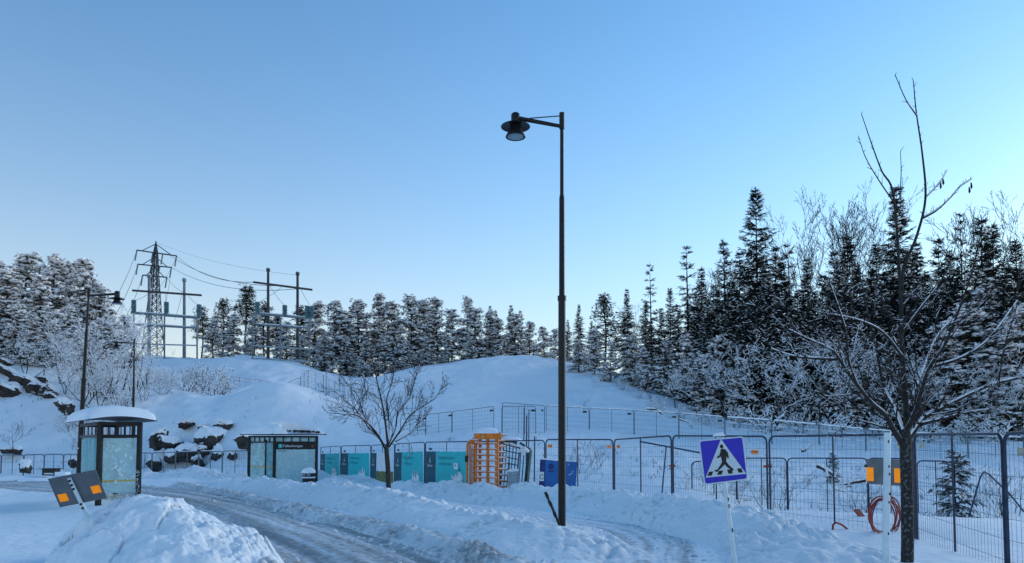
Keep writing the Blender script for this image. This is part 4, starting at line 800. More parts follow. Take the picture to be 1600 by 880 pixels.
# banner panels
bp = [(735, 690, 27.7), (664, 691, 30.4), (617, 694, 33.4), (580, 696, 36.5), (533, 697, 39.2), (501, 699, 42.2)]
def banner(P, L, s_a, s_b, dark, label, rt, photo=False, skyline=True, lines=('Kapacitet säkrar', 'nya framtiden')):
    """s_a = left end, s_b = right end along the panel; t runs up"""
    q = lambda f, t, o: P(s_a+(s_b-s_a)*f, t, o)
    root = thing('banner', label, 'banner', q(0.5, 0, 0.035), 'banners on the fence')
    def sheet(name, f0, f1, t0, t1, o, m, par, nx=10, wave=0.012):
        b = MB(); n = nx
        for i in range(n+1):
            f = f0+(f1-f0)*i/n
            for t in (t0, (t0+t1)/2, t1): b.V.append(tuple(q(f, t+0.012*math.sin(i*2.1)*(t > t0), o+wave*math.sin(f*23+t*2))))
        for i in range(n):
            for j in range(2): k = i*3+j; b.F.append((k, k+3, k+4, k+1))
        return b.build(name, m, par, True)
    sheet('dark_section', 0.0, dark, 0.15, 1.62, 0.035, 'teal_dark', root)
    if photo:
        sheet('pale_section', dark+0.004, 1.0, 0.75, 1.62, 0.035, 'print_white', root); sheet('olive_section', dark+0.004, 1.0, 0.15, 0.748, 0.035, 'print_olive', root)
        b = MB(); b.poly([q(0.72, 0.2, 0.055), q(0.86, 0.2, 0.055), q(0.87, 0.85, 0.055), q(0.83, 0.98, 0.055), q(0.77, 0.98, 0.055), q(0.73, 0.85, 0.055)]); b.build('printed_figure', 'teal_dark', root)
    else:
        cl = sheet('teal_section', dark+0.004, 1.0, 0.15, 1.62, 0.035, 'teal', root, 14)
        x0 = dark+(1-dark)*0.10
        for k, ln in enumerate(lines): text_part('lettering', ln, 0.17, q(x0, 1.38-0.24*k, 0.062), rt, V3(0, 0, 1), 'teal_ink', cl, 'LEFT')
        if skyline:
            f0 = dark+(1-dark)*0.52; f1 = dark+(1-dark)*0.86; n = 9; rr = random.Random(int(s_a*100)+int(L*977)); pts = [q(f0, 0.16, 0.058)]
            tops = []
            for i in range(n):
                hh = 0.6+0.35*rr.random()*(1-abs(i-4)/9); fa = f0+(f1-f0)*i/n; fb = f0+(f1-f0)*(i+0.8)/n
                pts += [q(fa, hh-0.12, 0.058), q(fa, hh, 0.058), q(fb, hh, 0.058), q(fb, hh-0.15, 0.058)]; tops.append((fa, fb, hh))
            pts.append(q(f1, 0.16, 0.058))
            sk = MB().poly(pts).build('white_print', 'print_white', cl)
            dk = MB()
            for (fa, fb, hh) in tops:
                if rr.random() < 0.35: c = hh-rr.uniform(-0.02, 0.35); dk.poly([q(fa, c, 0.061), q(fb, c, 0.061), q(fb, c+0.07, 0.061), q((fa+fb)/2, c+0.11, 0.061), q(fa, c+0.07, 0.061)])
            if dk.V: dk.build('dark_print', 'print_dark', sk)
    c = q(dark*0.5, 1.28, 0.062); lg = MB(); up = V3(0, 0, 1)
    lg.poly([c+rt*x+up*y for x, y in ((-.035, -.10), (.02, -.10), (.045, -.04), (.0, .03), (.03, .14), (-.03, .05), (-.02, -.03))]); lg.build('emblem', 'print_white', root)
    text_part('lettering', 'Ellevio', 0.16*min(1.0, dark*L/0.95), q(dark*0.5, 1.05, 0.062), rt, up, 'print_white', root)
bl = ['teal banner nearest the orange turnstile, white notice stuck on it', 'second teal banner left of the orange turnstile, white skyline print', 'pale and olive printed banner behind the small bare tree', 'teal banner with white print directly left of the small bare tree', 'teal banner next to the small bus shelter']
for i in range(5):
    (p0, y0, d0), (p1, y1, d1) = bp[i], bp[i+1]; A = pp(p0, d0); B = pp(p1, d1); g = 0.012
    A2 = (A[0]+(B[0]-A[0])*g, A[1]+(B[1]-A[1])*g); B2 = (B[0]-(B[0]-A[0])*g, B[1]-(B[1]-A[1])*g)
    r_ = fence_panel(A2, B2, zt(p0, y0, d0), zt(p1, y1, d1), 2.0, 'fence panel behind banner number {} counted from the turnstile leftwards'.format(['one', 'two', 'three', 'four', 'five'][i]), 'fence panels with banners', tags=((0.86, 0.28, 0.2, ''),), tagm='sign_black', wr=0.002, nv=12)
    o, P, L, a, nr = r_
    banner(P, L, L*0.985, L*0.02, 0.27, bl[i], -a, photo=(i == 2), lines=('Kapacitet säkrar', 'nya framtiden'))
    if i == 0:
        n0 = thing('notice', 'small white notice on the teal banner beside the turnstile', 'notice', P(L*0.26, 1.05, 0.07))
        b = MB(); b.box(P(L*0.26, 1.06, 0.07), (0.26, 0.01, 0.24), (a, nr, V3(0, 0, 1))); b.build('paper', 'print_white', n0)
        b = MB(); b.box(P(L*0.265, 1.08, 0.078), (0.07, 0.004, 0.07), (a, nr, V3(0, 0, 1))); b.build('red_mark', 'rust', n0)
# rails slanting behind the panels
for (a_, b_, l) in (((at(1000, 690, 20.9)), (at(1112, 711, 19.5)), 'grey steel tube slanting behind the fence left of the crossing sign'),):
    MB().tube(a_, b_, 0.022).build('steel_tube', 'dark_galv'); tag(bpy.data.objects['steel_tube'], l, 'tube')
b = MB(); b.tube(at(1041, 697, 20.6), at(1033, 785, 20.6), 0.02); tag(b.build('steel_tube', 'dark_galv'), 'upright steel tube leaning behind the fence left of the crossing sign', 'tube')

def panel_row(pts, h, lab, grp, **kw):
    for i in range(len(pts)-1):
        (p0, y0, d0), (p1, y1, d1) = pts[i], pts[i+1]; A = pp(p0, d0); B = pp(p1, d1); g = 0.008
        A2 = (A[0]+(B[0]-A[0])*g, A[1]+(B[1]-A[1])*g); B2 = (B[0]-(B[0]-A[0])*g, B[1]-(B[1]-A[1])*g)
        fence_panel(A2, B2, zt(p0, y0, d0), zt(p1, y1, d1), h, lab.format(ORD[i]), grp, **kw)
panel_row([(1080, 722, 24.5), (1150, 716, 24.0), (1229, 716, 23.5), (1355, 716, 22.8), (1425, 717, 22.3)], 1.95, 'second-row fence panel in the dip behind the near fence, {} from the left', 'second-row fence panels', wr=0.0025, nv=20)
fence_panel(pp(1432, 22.0), pp(1490, 21.6), zt(1432, 720, 22.0), zt(1490, 721, 21.6), 1.9, 'second-row fence panel between the street tree and the young spruce', 'second-row fence panels', wr=0.0025, nv=12)
b = MB(); b.path([at(1514, 808, 18), at(1532, 745, 18), at(1538, 737, 18), at(1546, 742, 18), at(1580, 775, 17.6), at(1600, 800, 17.4)], 0.02, 6); tag(b.build('bent_tube', 'dark_galv', None, True), 'bent steel tube of a toppled fence behind the young spruce', 'tube')
# third row up on the slope
r3 = [(853, 634, 46), (921, 638, 46.3), (991, 641, 46.6), (1061, 646, 46.6), (1133, 652, 46.2), (1206, 657, 45.6), (1280, 664, 44.8), (1353, 671, 43.8), (1428, 677, 42.8), (1512, 681, 41.6), (1600, 684, 40.5), (1690, 687, 39.5)]
panel_row(r3[:5], 1.9, 'snow-topped fence panel on the slope right of the lamp post, {} from the left', 'upper fence panels right', m='galv', wr=0.003, nv=14, snow=0.05, tags=((0.9, 0.25, 0.25, ''),), tagm='sign_black', nh=5)
panel_row(r3[4:], 1.9, 'snow-striped fence panel along the foot of the right forest, {} from the left', 'forest-edge fence panels', m='galv', wr=0.003, nv=10, snow=0.065, hsnow=True, nh=4)
panel_row([(640, 650, 49), (665, 648, 48.5), (706, 643, 47.5), (772, 635, 46.0)], 1.8, 'fence panel on the slope behind the small bare tree, {} from the left', 'upper fence panels left', m='galv', wr=0.003, nv=14, tags=((0.95, 0.25, 0.25, ''),), tagm='sign_black', hsnow=False, snow=0.03)
fence_panel(pp(785, 40), pp(851, 44.5), zt(785, 629, 40), zt(851, 634, 44.5), 2.0, 'tall fence panel standing on the slope above the turnstile', 'upper fence panels left', m='galv', wr=0.003, nv=14, tags=((0.93, 0.3, 0.25, ''),), tagm='sign_black', snow=0.0)
fence_panel(pp(784, 43.5), pp(837, 43), zt(784, 635, 43.5), zt(837, 635, 43), 1.7, 'shorter fence panel set behind the tall one above the turnstile', 'upper fence panels left', m='galv', wr=0.003, nv=12, tags=((0.93, 0.25, 0.25, ''),), tagm='sign_black')
# up the hill beside the mound, and along the plateau
panel_row([(468, 588, 74), (480, 578, 73), (504, 586, 71), (522, 596, 69), (548, 604, 67), (572, 611, 65.5), (600, 620, 64)], 1.75, 'fence panel climbing the slope beside the snow mound, {} from the left', 'hill fence panels', m='galv', wr=0.005, nv=9, snow=0.05, hsnow=True, nh=4)
panel_row([(306, 588, 78), (338, 588, 78), (372, 590, 77), (405, 594, 76), (440, 601, 75), (468, 590, 74)], 1.7, 'fence panel along the dip behind the snow mound, {} from the left', 'plateau fence panels', m='galv', wr=0.005, nv=9, snow=0.04, nh=4, hsnow=True)
for i, (px, y0, y1, d) in enumerate(((510, 578, 600, 70), (531, 583, 606, 72), (569, 590, 606, 74))):
    a_ = at(px, y0, d); x, y = a_.x, d; b = MB(); b.tube(V3(x, y, gz(x, y)-0.2), a_, 0.035, n=6); tag(b.build('stake', 'galv'), 'thin stake on the snowy hill left of the small bare tree, %s from the left' % ORD[i], 'stake', 'stakes on the hill')
# low fences at the left
panel_row([(-70, 711, 45), (-34, 711, 45), (3, 711, 45), (38, 711, 45), (70, 710, 45), (100, 710, 44.8), (122, 710, 44.6)], 1.5, 'low blue-grey barrier panel at the far left of the road, {} from the left', 'barrier panels left of the bus shelter', m='galv', r=0.03, wr=0.003, kind='barrier_fence', nv=6, nh=2)
panel_row([(216, 708, 44.5), (238, 707.5, 44.5), (275, 706.5, 44.3), (311, 705.5, 44), (348, 705, 43.6), (388, 704, 43)], 1.5, 'low barrier panel before the rock face, {} from the left', 'barrier panels at the rock face', m='galv', r=0.03, wr=0.003, kind='barrier_fence', nv=6, nh=2, snow=0.03)

# ------------------------------------------------------------------ street lamps
def lamp(label, base, top, arm_end, lum_r, scale, side, m='black_metal'):
    base = Vector(base); top = Vector(top); o = thing('street_lamp', label, 'street lamp', base, 'street lamps')
    ax = (top-base); H = ax.length; ax.normalize()
    f = lambda t: base+ax*(H*t)
    MB().path([f(0)-ax*0.4, f(0.548)], [0.072*scale, 0.070*scale], 16).build('lower_pole', m, o, True)
    MB().path([f(0.545), f(0.553), f(0.79), f(0.798)], [0.074*scale, 0.056*scale, 0.052*scale, 0.045*scale], 16).build('middle_pole', m, o, True)
    MB().path([f(0.79), f(0.965)], [0.038*scale, 0.036*scale], 14).build('upper_pole', m, o, True)
    MB().path([f(0.96), f(0.999), f(1.0)], [0.052*scale, 0.052*scale, 0.03*scale], 14).build('pole_cap', m, o, True)
    MB().path([f(0.545), f(0.556)], [0.084*scale, 0.084*scale], 16).build('collar', m, o, True)
    e = Vector(arm_end); s0 = f(0.972)-V3(0, 0, 0.05*scale)
    arm = MB().path([s0, s0*0.35+(e+V3(0, 0, 0.10*scale))*0.65, e+V3(0, 0, 0.10*scale)], [0.034*scale, 0.040*scale, 0.042*scale], 10).build('arm', m, o, True)
    MB().path([f(0.992), e+V3(0.27*scale*side, 0, 0.09*scale)], [0.012*scale, 0.012*scale], 6).build('stay_rod', 'galv', arm, True)
    lu = MB()._lathe(e, [(0.07*scale, -0.06*scale), (0.085*scale, 0.0), (0.085*scale, 0.16*scale), (0.06*scale, 0.19*scale)], 18).build('lamp_head', m, o, True)
    q = lum_r
    MB()._lathe(e, [(0.30*q, -0.07*q), (0.55*q, -0.10*q), (0.99*q, -0.26*q), (1.0*q, -0.29*q), (0.55*q, -0.17*q), (0.28*q, -0.14*q)], 32).build('disc_shade', m, lu, True)
    MB()._lathe(e, [(0.36*q, -0.12*q), (0.38*q, -0.42*q), (0.66*q, -0.92*q), (0.68*q, -1.0*q), (0.62*q, -1.0*q), (0.36*q, -0.5*q)], 28).build('bell_shade', m, lu, True)
    MB()._lathe(e, [(0.55*q, -0.98*q), (0.50*q, -0.80*q), (0.3*q, -0.74*q)], 20).build('lamp_glass', 'bin_grey', lu, True)
    return o
DL = 14.0
LB = at(878, 829, DL)
lamp('tall black street lamp standing alone in the middle of the picture', (LB.x, DL, gz(LB.x, DL)), at(878, 176, DL), at(805.5, 192, DL), 0.285, 1.0, 1)
bs = at(121, 772, 28); lamp('black street lamp behind the left bus shelter, its arm to the right', (bs.x, 28, gz(bs.x, 28)), at(139, 451, 28), at(183, 464, 28), 0.27, 1.15, -1)
bs = at(209, 640, 50); lamp('smaller far street lamp on the left slope with its arm to the left', (bs.x, 50, gz(bs.x, 50)), at(210, 530, 50), at(182, 538, 50), 0.27, 1.1, 1)
# weathered stake leaning on the lamp
b = MB(); pts = [at(852+ (878-852)*t+0.25*math.sin(t*19), 769+(829-769)*t, DL-0.12-0.0*t) for t in np.linspace(0, 1.08, 12)]
b.path(pts, [0.028+0.008*math.sin(i*2.4) for i in range(12)], 7); so = b.build('wooden_stake', 'wood_dark', None, True); tag(so, 'dark knobbly wooden stake leaning against the foot of the tall lamp', 'stake')

# ------------------------------------------------------------------ signs
def crossing_sign():
    d = 9.8; Z = lambda cx, cy, o=0.0: at(1070+cx/4.0, 660+cy/4.0, d-o)
    base = at(1150, 905, d); o = thing('crossing_sign', 'blue pedestrian crossing sign with walking figure on a tilted white pole', 'road sign', base)
    pole = MB().path([Z(232, 130, -0.035), Z(250, 385, -0.035), Z(318, 920, 0.12)], 0.029, 14).build('pole', 'pole_white', o, True)
    mk = MB()
    for (cx, cy) in ((270, 482), (275, 525), (296, 675)):
        mk.poly([Z(cx-3, cy-16, 0.05+0.0004*cy*0.2), Z(cx+6, cy-10, 0.05+0.0004*cy*0.2), Z(cx+5, cy+14, 0.05+0.0004*cy*0.2), Z(cx-1, cy+10, 0.05+0.0004*cy*0.2)], (0, -0.004, 0))
        mk.build('scratch', 'sign_black', pole); mk = MB()
    def rr(c, ins, n=5, rad=14):
        ctr = sum((Vector((x, y, 0)) for x, y in c), Vector())/4; P = []
        c = [Vector((x, y, 0)) for x, y in c]; c = [p+(ctr-p).normalized()*ins*1.4 for p in c]
        for i in range(4):
            p = c[i]; a_ = (c[i-1]-p).normalized(); b_ = (c[(i+1) % 4]-p).normalized()
            for k in range(n+1):
                t = k/n; P.append(((p+a_*rad*(1-t)**2+b_*rad*t**2)))
        return [(p.x, p.y) for p in P]
    C4 = [(86, 113), (365, 86), (397, 358), (122, 393)]
    plate = MB().poly([Z(x, y) for x, y in rr(C4, 0, 6, 20)], (0, 0.012, 0)).build('plate', 'sign_white', o)
    MB().poly([Z(x, y, 0.0025) for x, y in rr(C4, 8, 6, 16)], (0, 0.001, 0)).build('blue_field', 'sign_blue', plate)
    MB().poly([Z(226, 104, 0.005), Z(384, 322, 0.005), Z(130, 346, 0.005)], (0, 0.001, 0)).build('white_triangle', 'sign_white', plate)
    fg = MB(); k = [0.0075]
    def pl(*p): fg.poly([Z(x, y, k[0]) for x, y in p]); k[0] += 0.0004
    pl(*[(230+11*math.cos(t), 151+13*math.sin(t)) for t in np.linspace(0, 6.0, 12)])
    pl((222, 170), (238, 164), (258, 172), (262, 200), (258, 250), (234, 252), (224, 205))
    pl((224, 178), (216, 206), (200, 216), (204, 226), (224, 216), (234, 190))
    pl((250, 172), (268, 186), (276, 222), (268, 228), (258, 200))
    pl((234, 244), (254, 248), (244, 270), (212, 300), (206, 310), (184, 306), (190, 298), (204, 296), (226, 262))
    pl((240, 246), (258, 244), (276, 268), (300, 288), (306, 294), (298, 306), (288, 296), (264, 280), (248, 262))
    fg.build('walking_figure', 'sign_black', plate)
    for (cx, cy) in ((158, 322), (220, 316), (283, 309), (346, 302)):
        s = 1 if cx > 250 else -1
        MB().poly([Z(cx-13-s*6, cy-13, 0.007), Z(cx+14-s*6, cy-15, 0.007), Z(cx+14+s*4, cy+11, 0.007), Z(cx-14+s*4, cy+13, 0.007)]).build('zebra_stripe', 'sign_black', plate)
    sp = MB(); c = Z(214, 86); sp.add([c+V3(dx*0.075, dy*0.05, dz) for dx, dy, dz in ((-1, -1, -.005), (1, -1, .003), (1, 1, .003), (-1, 1, -.005), (-.7, -.5, .035), (.6, -.5, .05), (.6, .5, .05), (-.7, .5, .035))], [(3, 2, 1, 0), (4, 5, 6, 7), (0, 1, 5, 4), (1, 2, 6, 5), (2, 3, 7, 6), (3, 0, 4, 7)]); sp.build('snow_cap', 'snow_soft', o, True)
    MB().poly([Z(252, 352, 0.005), Z(258, 352, 0.005), Z(258, 358, 0.005), Z(252, 358, 0.005)]).build('bolt', 'galv', plate)
crossing_sign()

def marker_sign():
    O = V3(-6.576, 11.2, 1.208); X = V3(0.674, 0.05, 0.1346); Y = V3(-0.0747, -0.2, 0.4394); d = 11.2      # board edge vectors: right and up
    lx, ly = X.length, Y.length; ax = X.normalized(); ay = Y-ax*Y.dot(ax); ay.normalize(); n = ax.cross(ay)
    if n.y > 0: n = -n
    o = thing('marker_sign', 'grey sign board with two orange squares tilted over the snow pile', 'road sign', at(152, 830, d+0.1))
    q = lambda u, v, t=0: O+ax*(u*lx)+ay*(v*ly)+n*t
    bd = MB().box(O, (lx, ly, 0.006), (ax, ay, n)).build('board', 'board_grey', o)
    MB().box(q(0.5, 0, 0), (0.006, ly, 0.014), (ax, ay, n)).build('edge_strip', 'galv', bd); MB().box(q(-0.5, 0, 0), (0.006, ly, 0.014), (ax, ay, n)).build('edge_strip', 'galv', bd)
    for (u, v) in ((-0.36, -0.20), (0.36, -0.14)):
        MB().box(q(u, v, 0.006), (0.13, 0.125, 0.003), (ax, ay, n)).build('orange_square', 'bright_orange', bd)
    pole = MB().path([q(-0.06, 0.42, 0.036), q(0.03, -1.75, 0.036)], 0.029, 12).build('pole', 'pole_white', o, True)
    for (u, v) in ((-0.055, 0.35), (-0.05, 0.2), (-0.045, 0.06), (-0.02, -0.48), (-0.016, -0.62)):
        MB().path([q(u, v, 0.055), q(u, v, 0.078)], [0.022, 0.017], 6).build('bolt', 'sign_black', pole)
    return o
marker_sign()

# bare white pole and the grey board on the fence
dp = 8.6; pb = at(1384, 905, dp); o = thing('sign_pole', 'plain white steel pole with dark bolt marks left of the street tree', 'pole', pb)
pl_ = MB().path([at(1384, 905, dp), at(1386.5, 675, dp)], 0.038, 16).build('tube', 'pole_white', o, True)
MB().path([at(1386.5, 676, dp), at(1386.5, 673.5, dp)], [0.040, 0.036], 16).build('end_cap', 'galv', o, True)
for (px, py) in ((1389, 729), (1389.5, 741), (1390, 772), (1389, 785), (1388, 834), (1388, 690)):
    p = at(px, py, dp-0.033); MB().box(p, (0.016, 0.012, 0.03)).build('bolt_mark', 'sign_black', o)
d_, P, L, a, nr = PAN[2]
sA = L*(1428-1385)/(1428-1200)*1.02
cb = P(L*0.155, 1.33, 0.05); o = thing('marker_board', 'grey board with two orange squares hanging on the fence behind the street tree', 'sign board', cb)
rt = a if a.x > 0 else -a
bd = MB().box(cb, (0.74, 0.012, 0.46), (rt, nr, V3(0, 0, 1))).build('board', 'board_grey', o)
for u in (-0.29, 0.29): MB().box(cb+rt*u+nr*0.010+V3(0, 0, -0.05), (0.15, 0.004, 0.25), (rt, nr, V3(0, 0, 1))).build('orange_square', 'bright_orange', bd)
for u, v in ((-0.385, 0.10), (0.385, 0.10)): MB().box(cb+rt*u+V3(0, 0, v), (0.05, 0.03, 0.05), (rt, nr, V3(0, 0, 1))).build('clip', 'sign_black', o)

# ------------------------------------------------------------------ bus shelters
def snow_slab(quad, th, name, parent, seed, over=0.05, dome=0.6, cut=None):
    """snow lying on a roof: quad = four corners, anticlockwise"""
    n = 22; a, b, c, d = [Vector(p) for p in quad]; ctr = (a+b+c+d)/4; a, b, c, d = [p+(p-ctr).normalized()*over for p in (a, b, c, d)]
    g = MB(); V = []
    for i in range(n+1):
        for j in range(n+1):
            u = i/n; v = j/n; p = (a*(1-u)+b*u)*(1-v)+(d*(1-u)+c*u)*v; e = min(u, 1-u, v, 1-v)*2; h = th*(min(1, e*4)**0.5*0.55+dome*0.45*math.sin(math.pi*u)*math.sin(math.pi*v)*2)
            h += 0.02*float(pnoise(np.array([u*5.0+seed]), np.array([v*5.0]))[0])
            if cut and cut(u, v): h *= 0.12
            g.V.append(tuple(p+V3(0, 0, h if e > 0 else -0.02)))
    for i in range(n):
        for j in range(n): k = i*(n+1)+j; g.F.append((k, k+n+1, k+n+2, k+1))
    return g.build(name, 'snow_soft', parent, True)
def bar_frieze(p, q, z0, z1, n, o, m='black_metal', w_=0.03):
    for i in range(1, n):
        t = i/n; c = p*(1-t)+q*t; MB().tube(V3(c.x, c.y, z0), V3(c.x, c.y, z1), w_*0.5, n=6).build('frieze_bar', m, o)
def left_shelter():
    C = Vector((*pp(156, 21.5), 0)); R = Vector((*pp(218, 22.2), 0)); Lf = Vector((*pp(126, 24.2), 0)); B = Lf+R-C
    zr = at(156, 660, 21.5).z; zb = 0.15; o = thing('bus_shelter', 'dark framed glass bus shelter with curved snowy roof at the left', 'bus shelter', (C.x, C.y, gz(C.x, C.y)))
    for p, w_ in ((C, 0.125), (R, 0.115), (Lf, 0.11), (B, 0.11)):
        MB().box(V3(p.x, p.y, (zr+zb)/2-0.1), (w_, w_, zr-zb+0.2)).build('post', 'black_metal', o)
    zl = zr-0.40
    for p, q in ((C, R), (C, Lf), (Lf, B), (R, B)):
        MB().bar(V3(p.x, p.y, zr-0.03), V3(q.x, q.y, zr-0.03), 0.10, 0.10).build('top_beam', 'black_metal', o)
        MB().bar(V3(p.x, p.y, zl), V3(q.x, q.y, zl), 0.09, 0.09).build('lintel', 'black_metal', o)
        bar_frieze(p, q, zl+0.04, zr-0.08, 5, o, w_=0.04)
    ins = lambda p, q, t: p*(1-t)+q*t
    def pane(p, q, t0, t1, z0, z1, m, nm='pane'):
        a_, b_ = ins(p, q, t0), ins(p, q, t1); dv = (b_-a_).normalized()
        g = MB().bar(V3(a_.x, a_.y, (z0+z1)/2), V3(b_.x, b_.y, (z0+z1)/2), 0.012, z1-z0).build(nm, m, o); return a_, b_, g
    for (p, q, m) in ((C, R, 'iced_glass'), (C, Lf, 'iced_glass'), (Lf, B, 'iced_glass')):
        a_, b_, g = pane(p, q, 0.08, 0.93, 0.42, zl-0.06, m)
        z = 0.78; MB().bar(V3(a_.x, a_.y-0.012, z), V3(b_.x, b_.y-0.012, z), 0.004, 0.05).build('yellow_stripe', 'yellow_tape', g)
    # frost and snow stuck on the end pane
    fr = MB(); r = random.Random(3)
    for i in range(34):
        t = min(0.9, max(0.12, r.gauss(0.5, 0.22))); z = r.uniform(0.7, zl-0.2); c = ins(C, R, t); s = r.uniform(0.03, 0.10); nn = V3(0, -0.012, 0)
        fr.poly([V3(c.x, c.y, z)+nn+V3(s*math.cos(k*1.05)*r.uniform(.5, 1.2), 0, s*math.sin(k*1.05)*r.uniform(.4, .9)) for k in range(6)], (0, -0.006, 0))
    fo = fr.build('frost_patches', 'snow_soft', o); fo['kind'] = 'stuff'
    # poster case on the long side
    a_, b_ = ins(C, Lf, 0.16), ins(C, Lf, 0.78); g = MB().bar(V3(a_.x-0.03, a_.y, 1.35), V3(b_.x-0.03, b_.y, 1.35), 0.03, 1.5).build('poster_case', 'clear_glass', o)
    # curved roof, eaves wider than the frame
    ctr = (C+R+Lf+B)/4; u = (R-C); v = (Lf-C); ul = u.length; un = u.normalized(); vn = v.normalized(); nseg = 12; rf = MB()
    hw_u = ul/2+0.40; hw_v = v.length/2+0.30
    for i in range(nseg+1):
        t = -1+2*i/nseg; zz = zr+0.05+0.12*math.cos(t*math.pi/2)
        for (s, dz) in ((-1, 0), (1, 0), (1, 0.05), (-1, 0.05)):
            p = ctr+un*(t*hw_u)+vn*(s*hw_v); rf.V.append((p.x, p.y, zz+dz))
    for i in range(nseg):
        for j in range(4): k = i*4; rf.F.append((k+j, k+(j+1) % 4, k+4+(j+1) % 4, k+4+j))
    rf.F.append((3, 2, 1, 0)); k = nseg*4; rf.F.append((k, k+1, k+2, k+3)); ro = rf.build('roof', 'black_metal', o)
    sn = MB(); nu, nv_ = 26, 18
    for i in range(nu+1):
        t = -1+2*i/nu
        for j in range(nv_+1):
            s = -1+2*j/nv_; e = min(1-abs(t), 1-abs(s)); zz = zr+0.10+0.12*math.cos(t*math.pi/2); h = 0.24*min(1, e*5)**0.5+0.10*math.cos(t*1.5)*math.cos(s*1.5)+0.03*float(pnoise(np.array([t*3+7.0]), np.array([s*3]))[0])
            p = ctr+un*(t*(hw_u+0.05))+vn*(s*(hw_v+0.05)); sn.V.append((p.x, p.y, zz+(h if e > 0 else -0.04)))
    for i in range(nu):
        for j in range(nv_): k = i*(nv_+1)+j; sn.F.append((k, k+nv_+1, k+nv_+2, k+1))
    sn.build('snow', 'snow_soft', ro, True)
    p = ins(Lf, C, 0.02); MB().box(V3(p.x-0.06, p.y-0.06, 1.72), (0.05, 0.01, 0.05)).build('sticker', 'print_white', o)
    # snow caught on the right post
    r = random.Random(4); sp = MB()
    for i in range(70):
        z = r.uniform(0.25, 1.1); sp.box(V3(R.x+r.uniform(-.05, .05), R.y-0.06, z), (r.uniform(.006, .022), .012, r.uniform(.006, .03)))
    q = sp.build('snow_specks', 'snow_soft', o); q['kind'] = 'stuff'
    # bench
    m1 = ins(Lf, B, 0.15); m2 = ins(Lf, B, 0.85); off = (C-Lf).normalized()*0.35
    bn = MB().bar(V3(m1.x, m1.y, 0.6)+off, V3(m2.x, m2.y, 0.6)+off, 0.34, 0.05).build('bench_seat', 'wood_dark', o)
left_shelter()

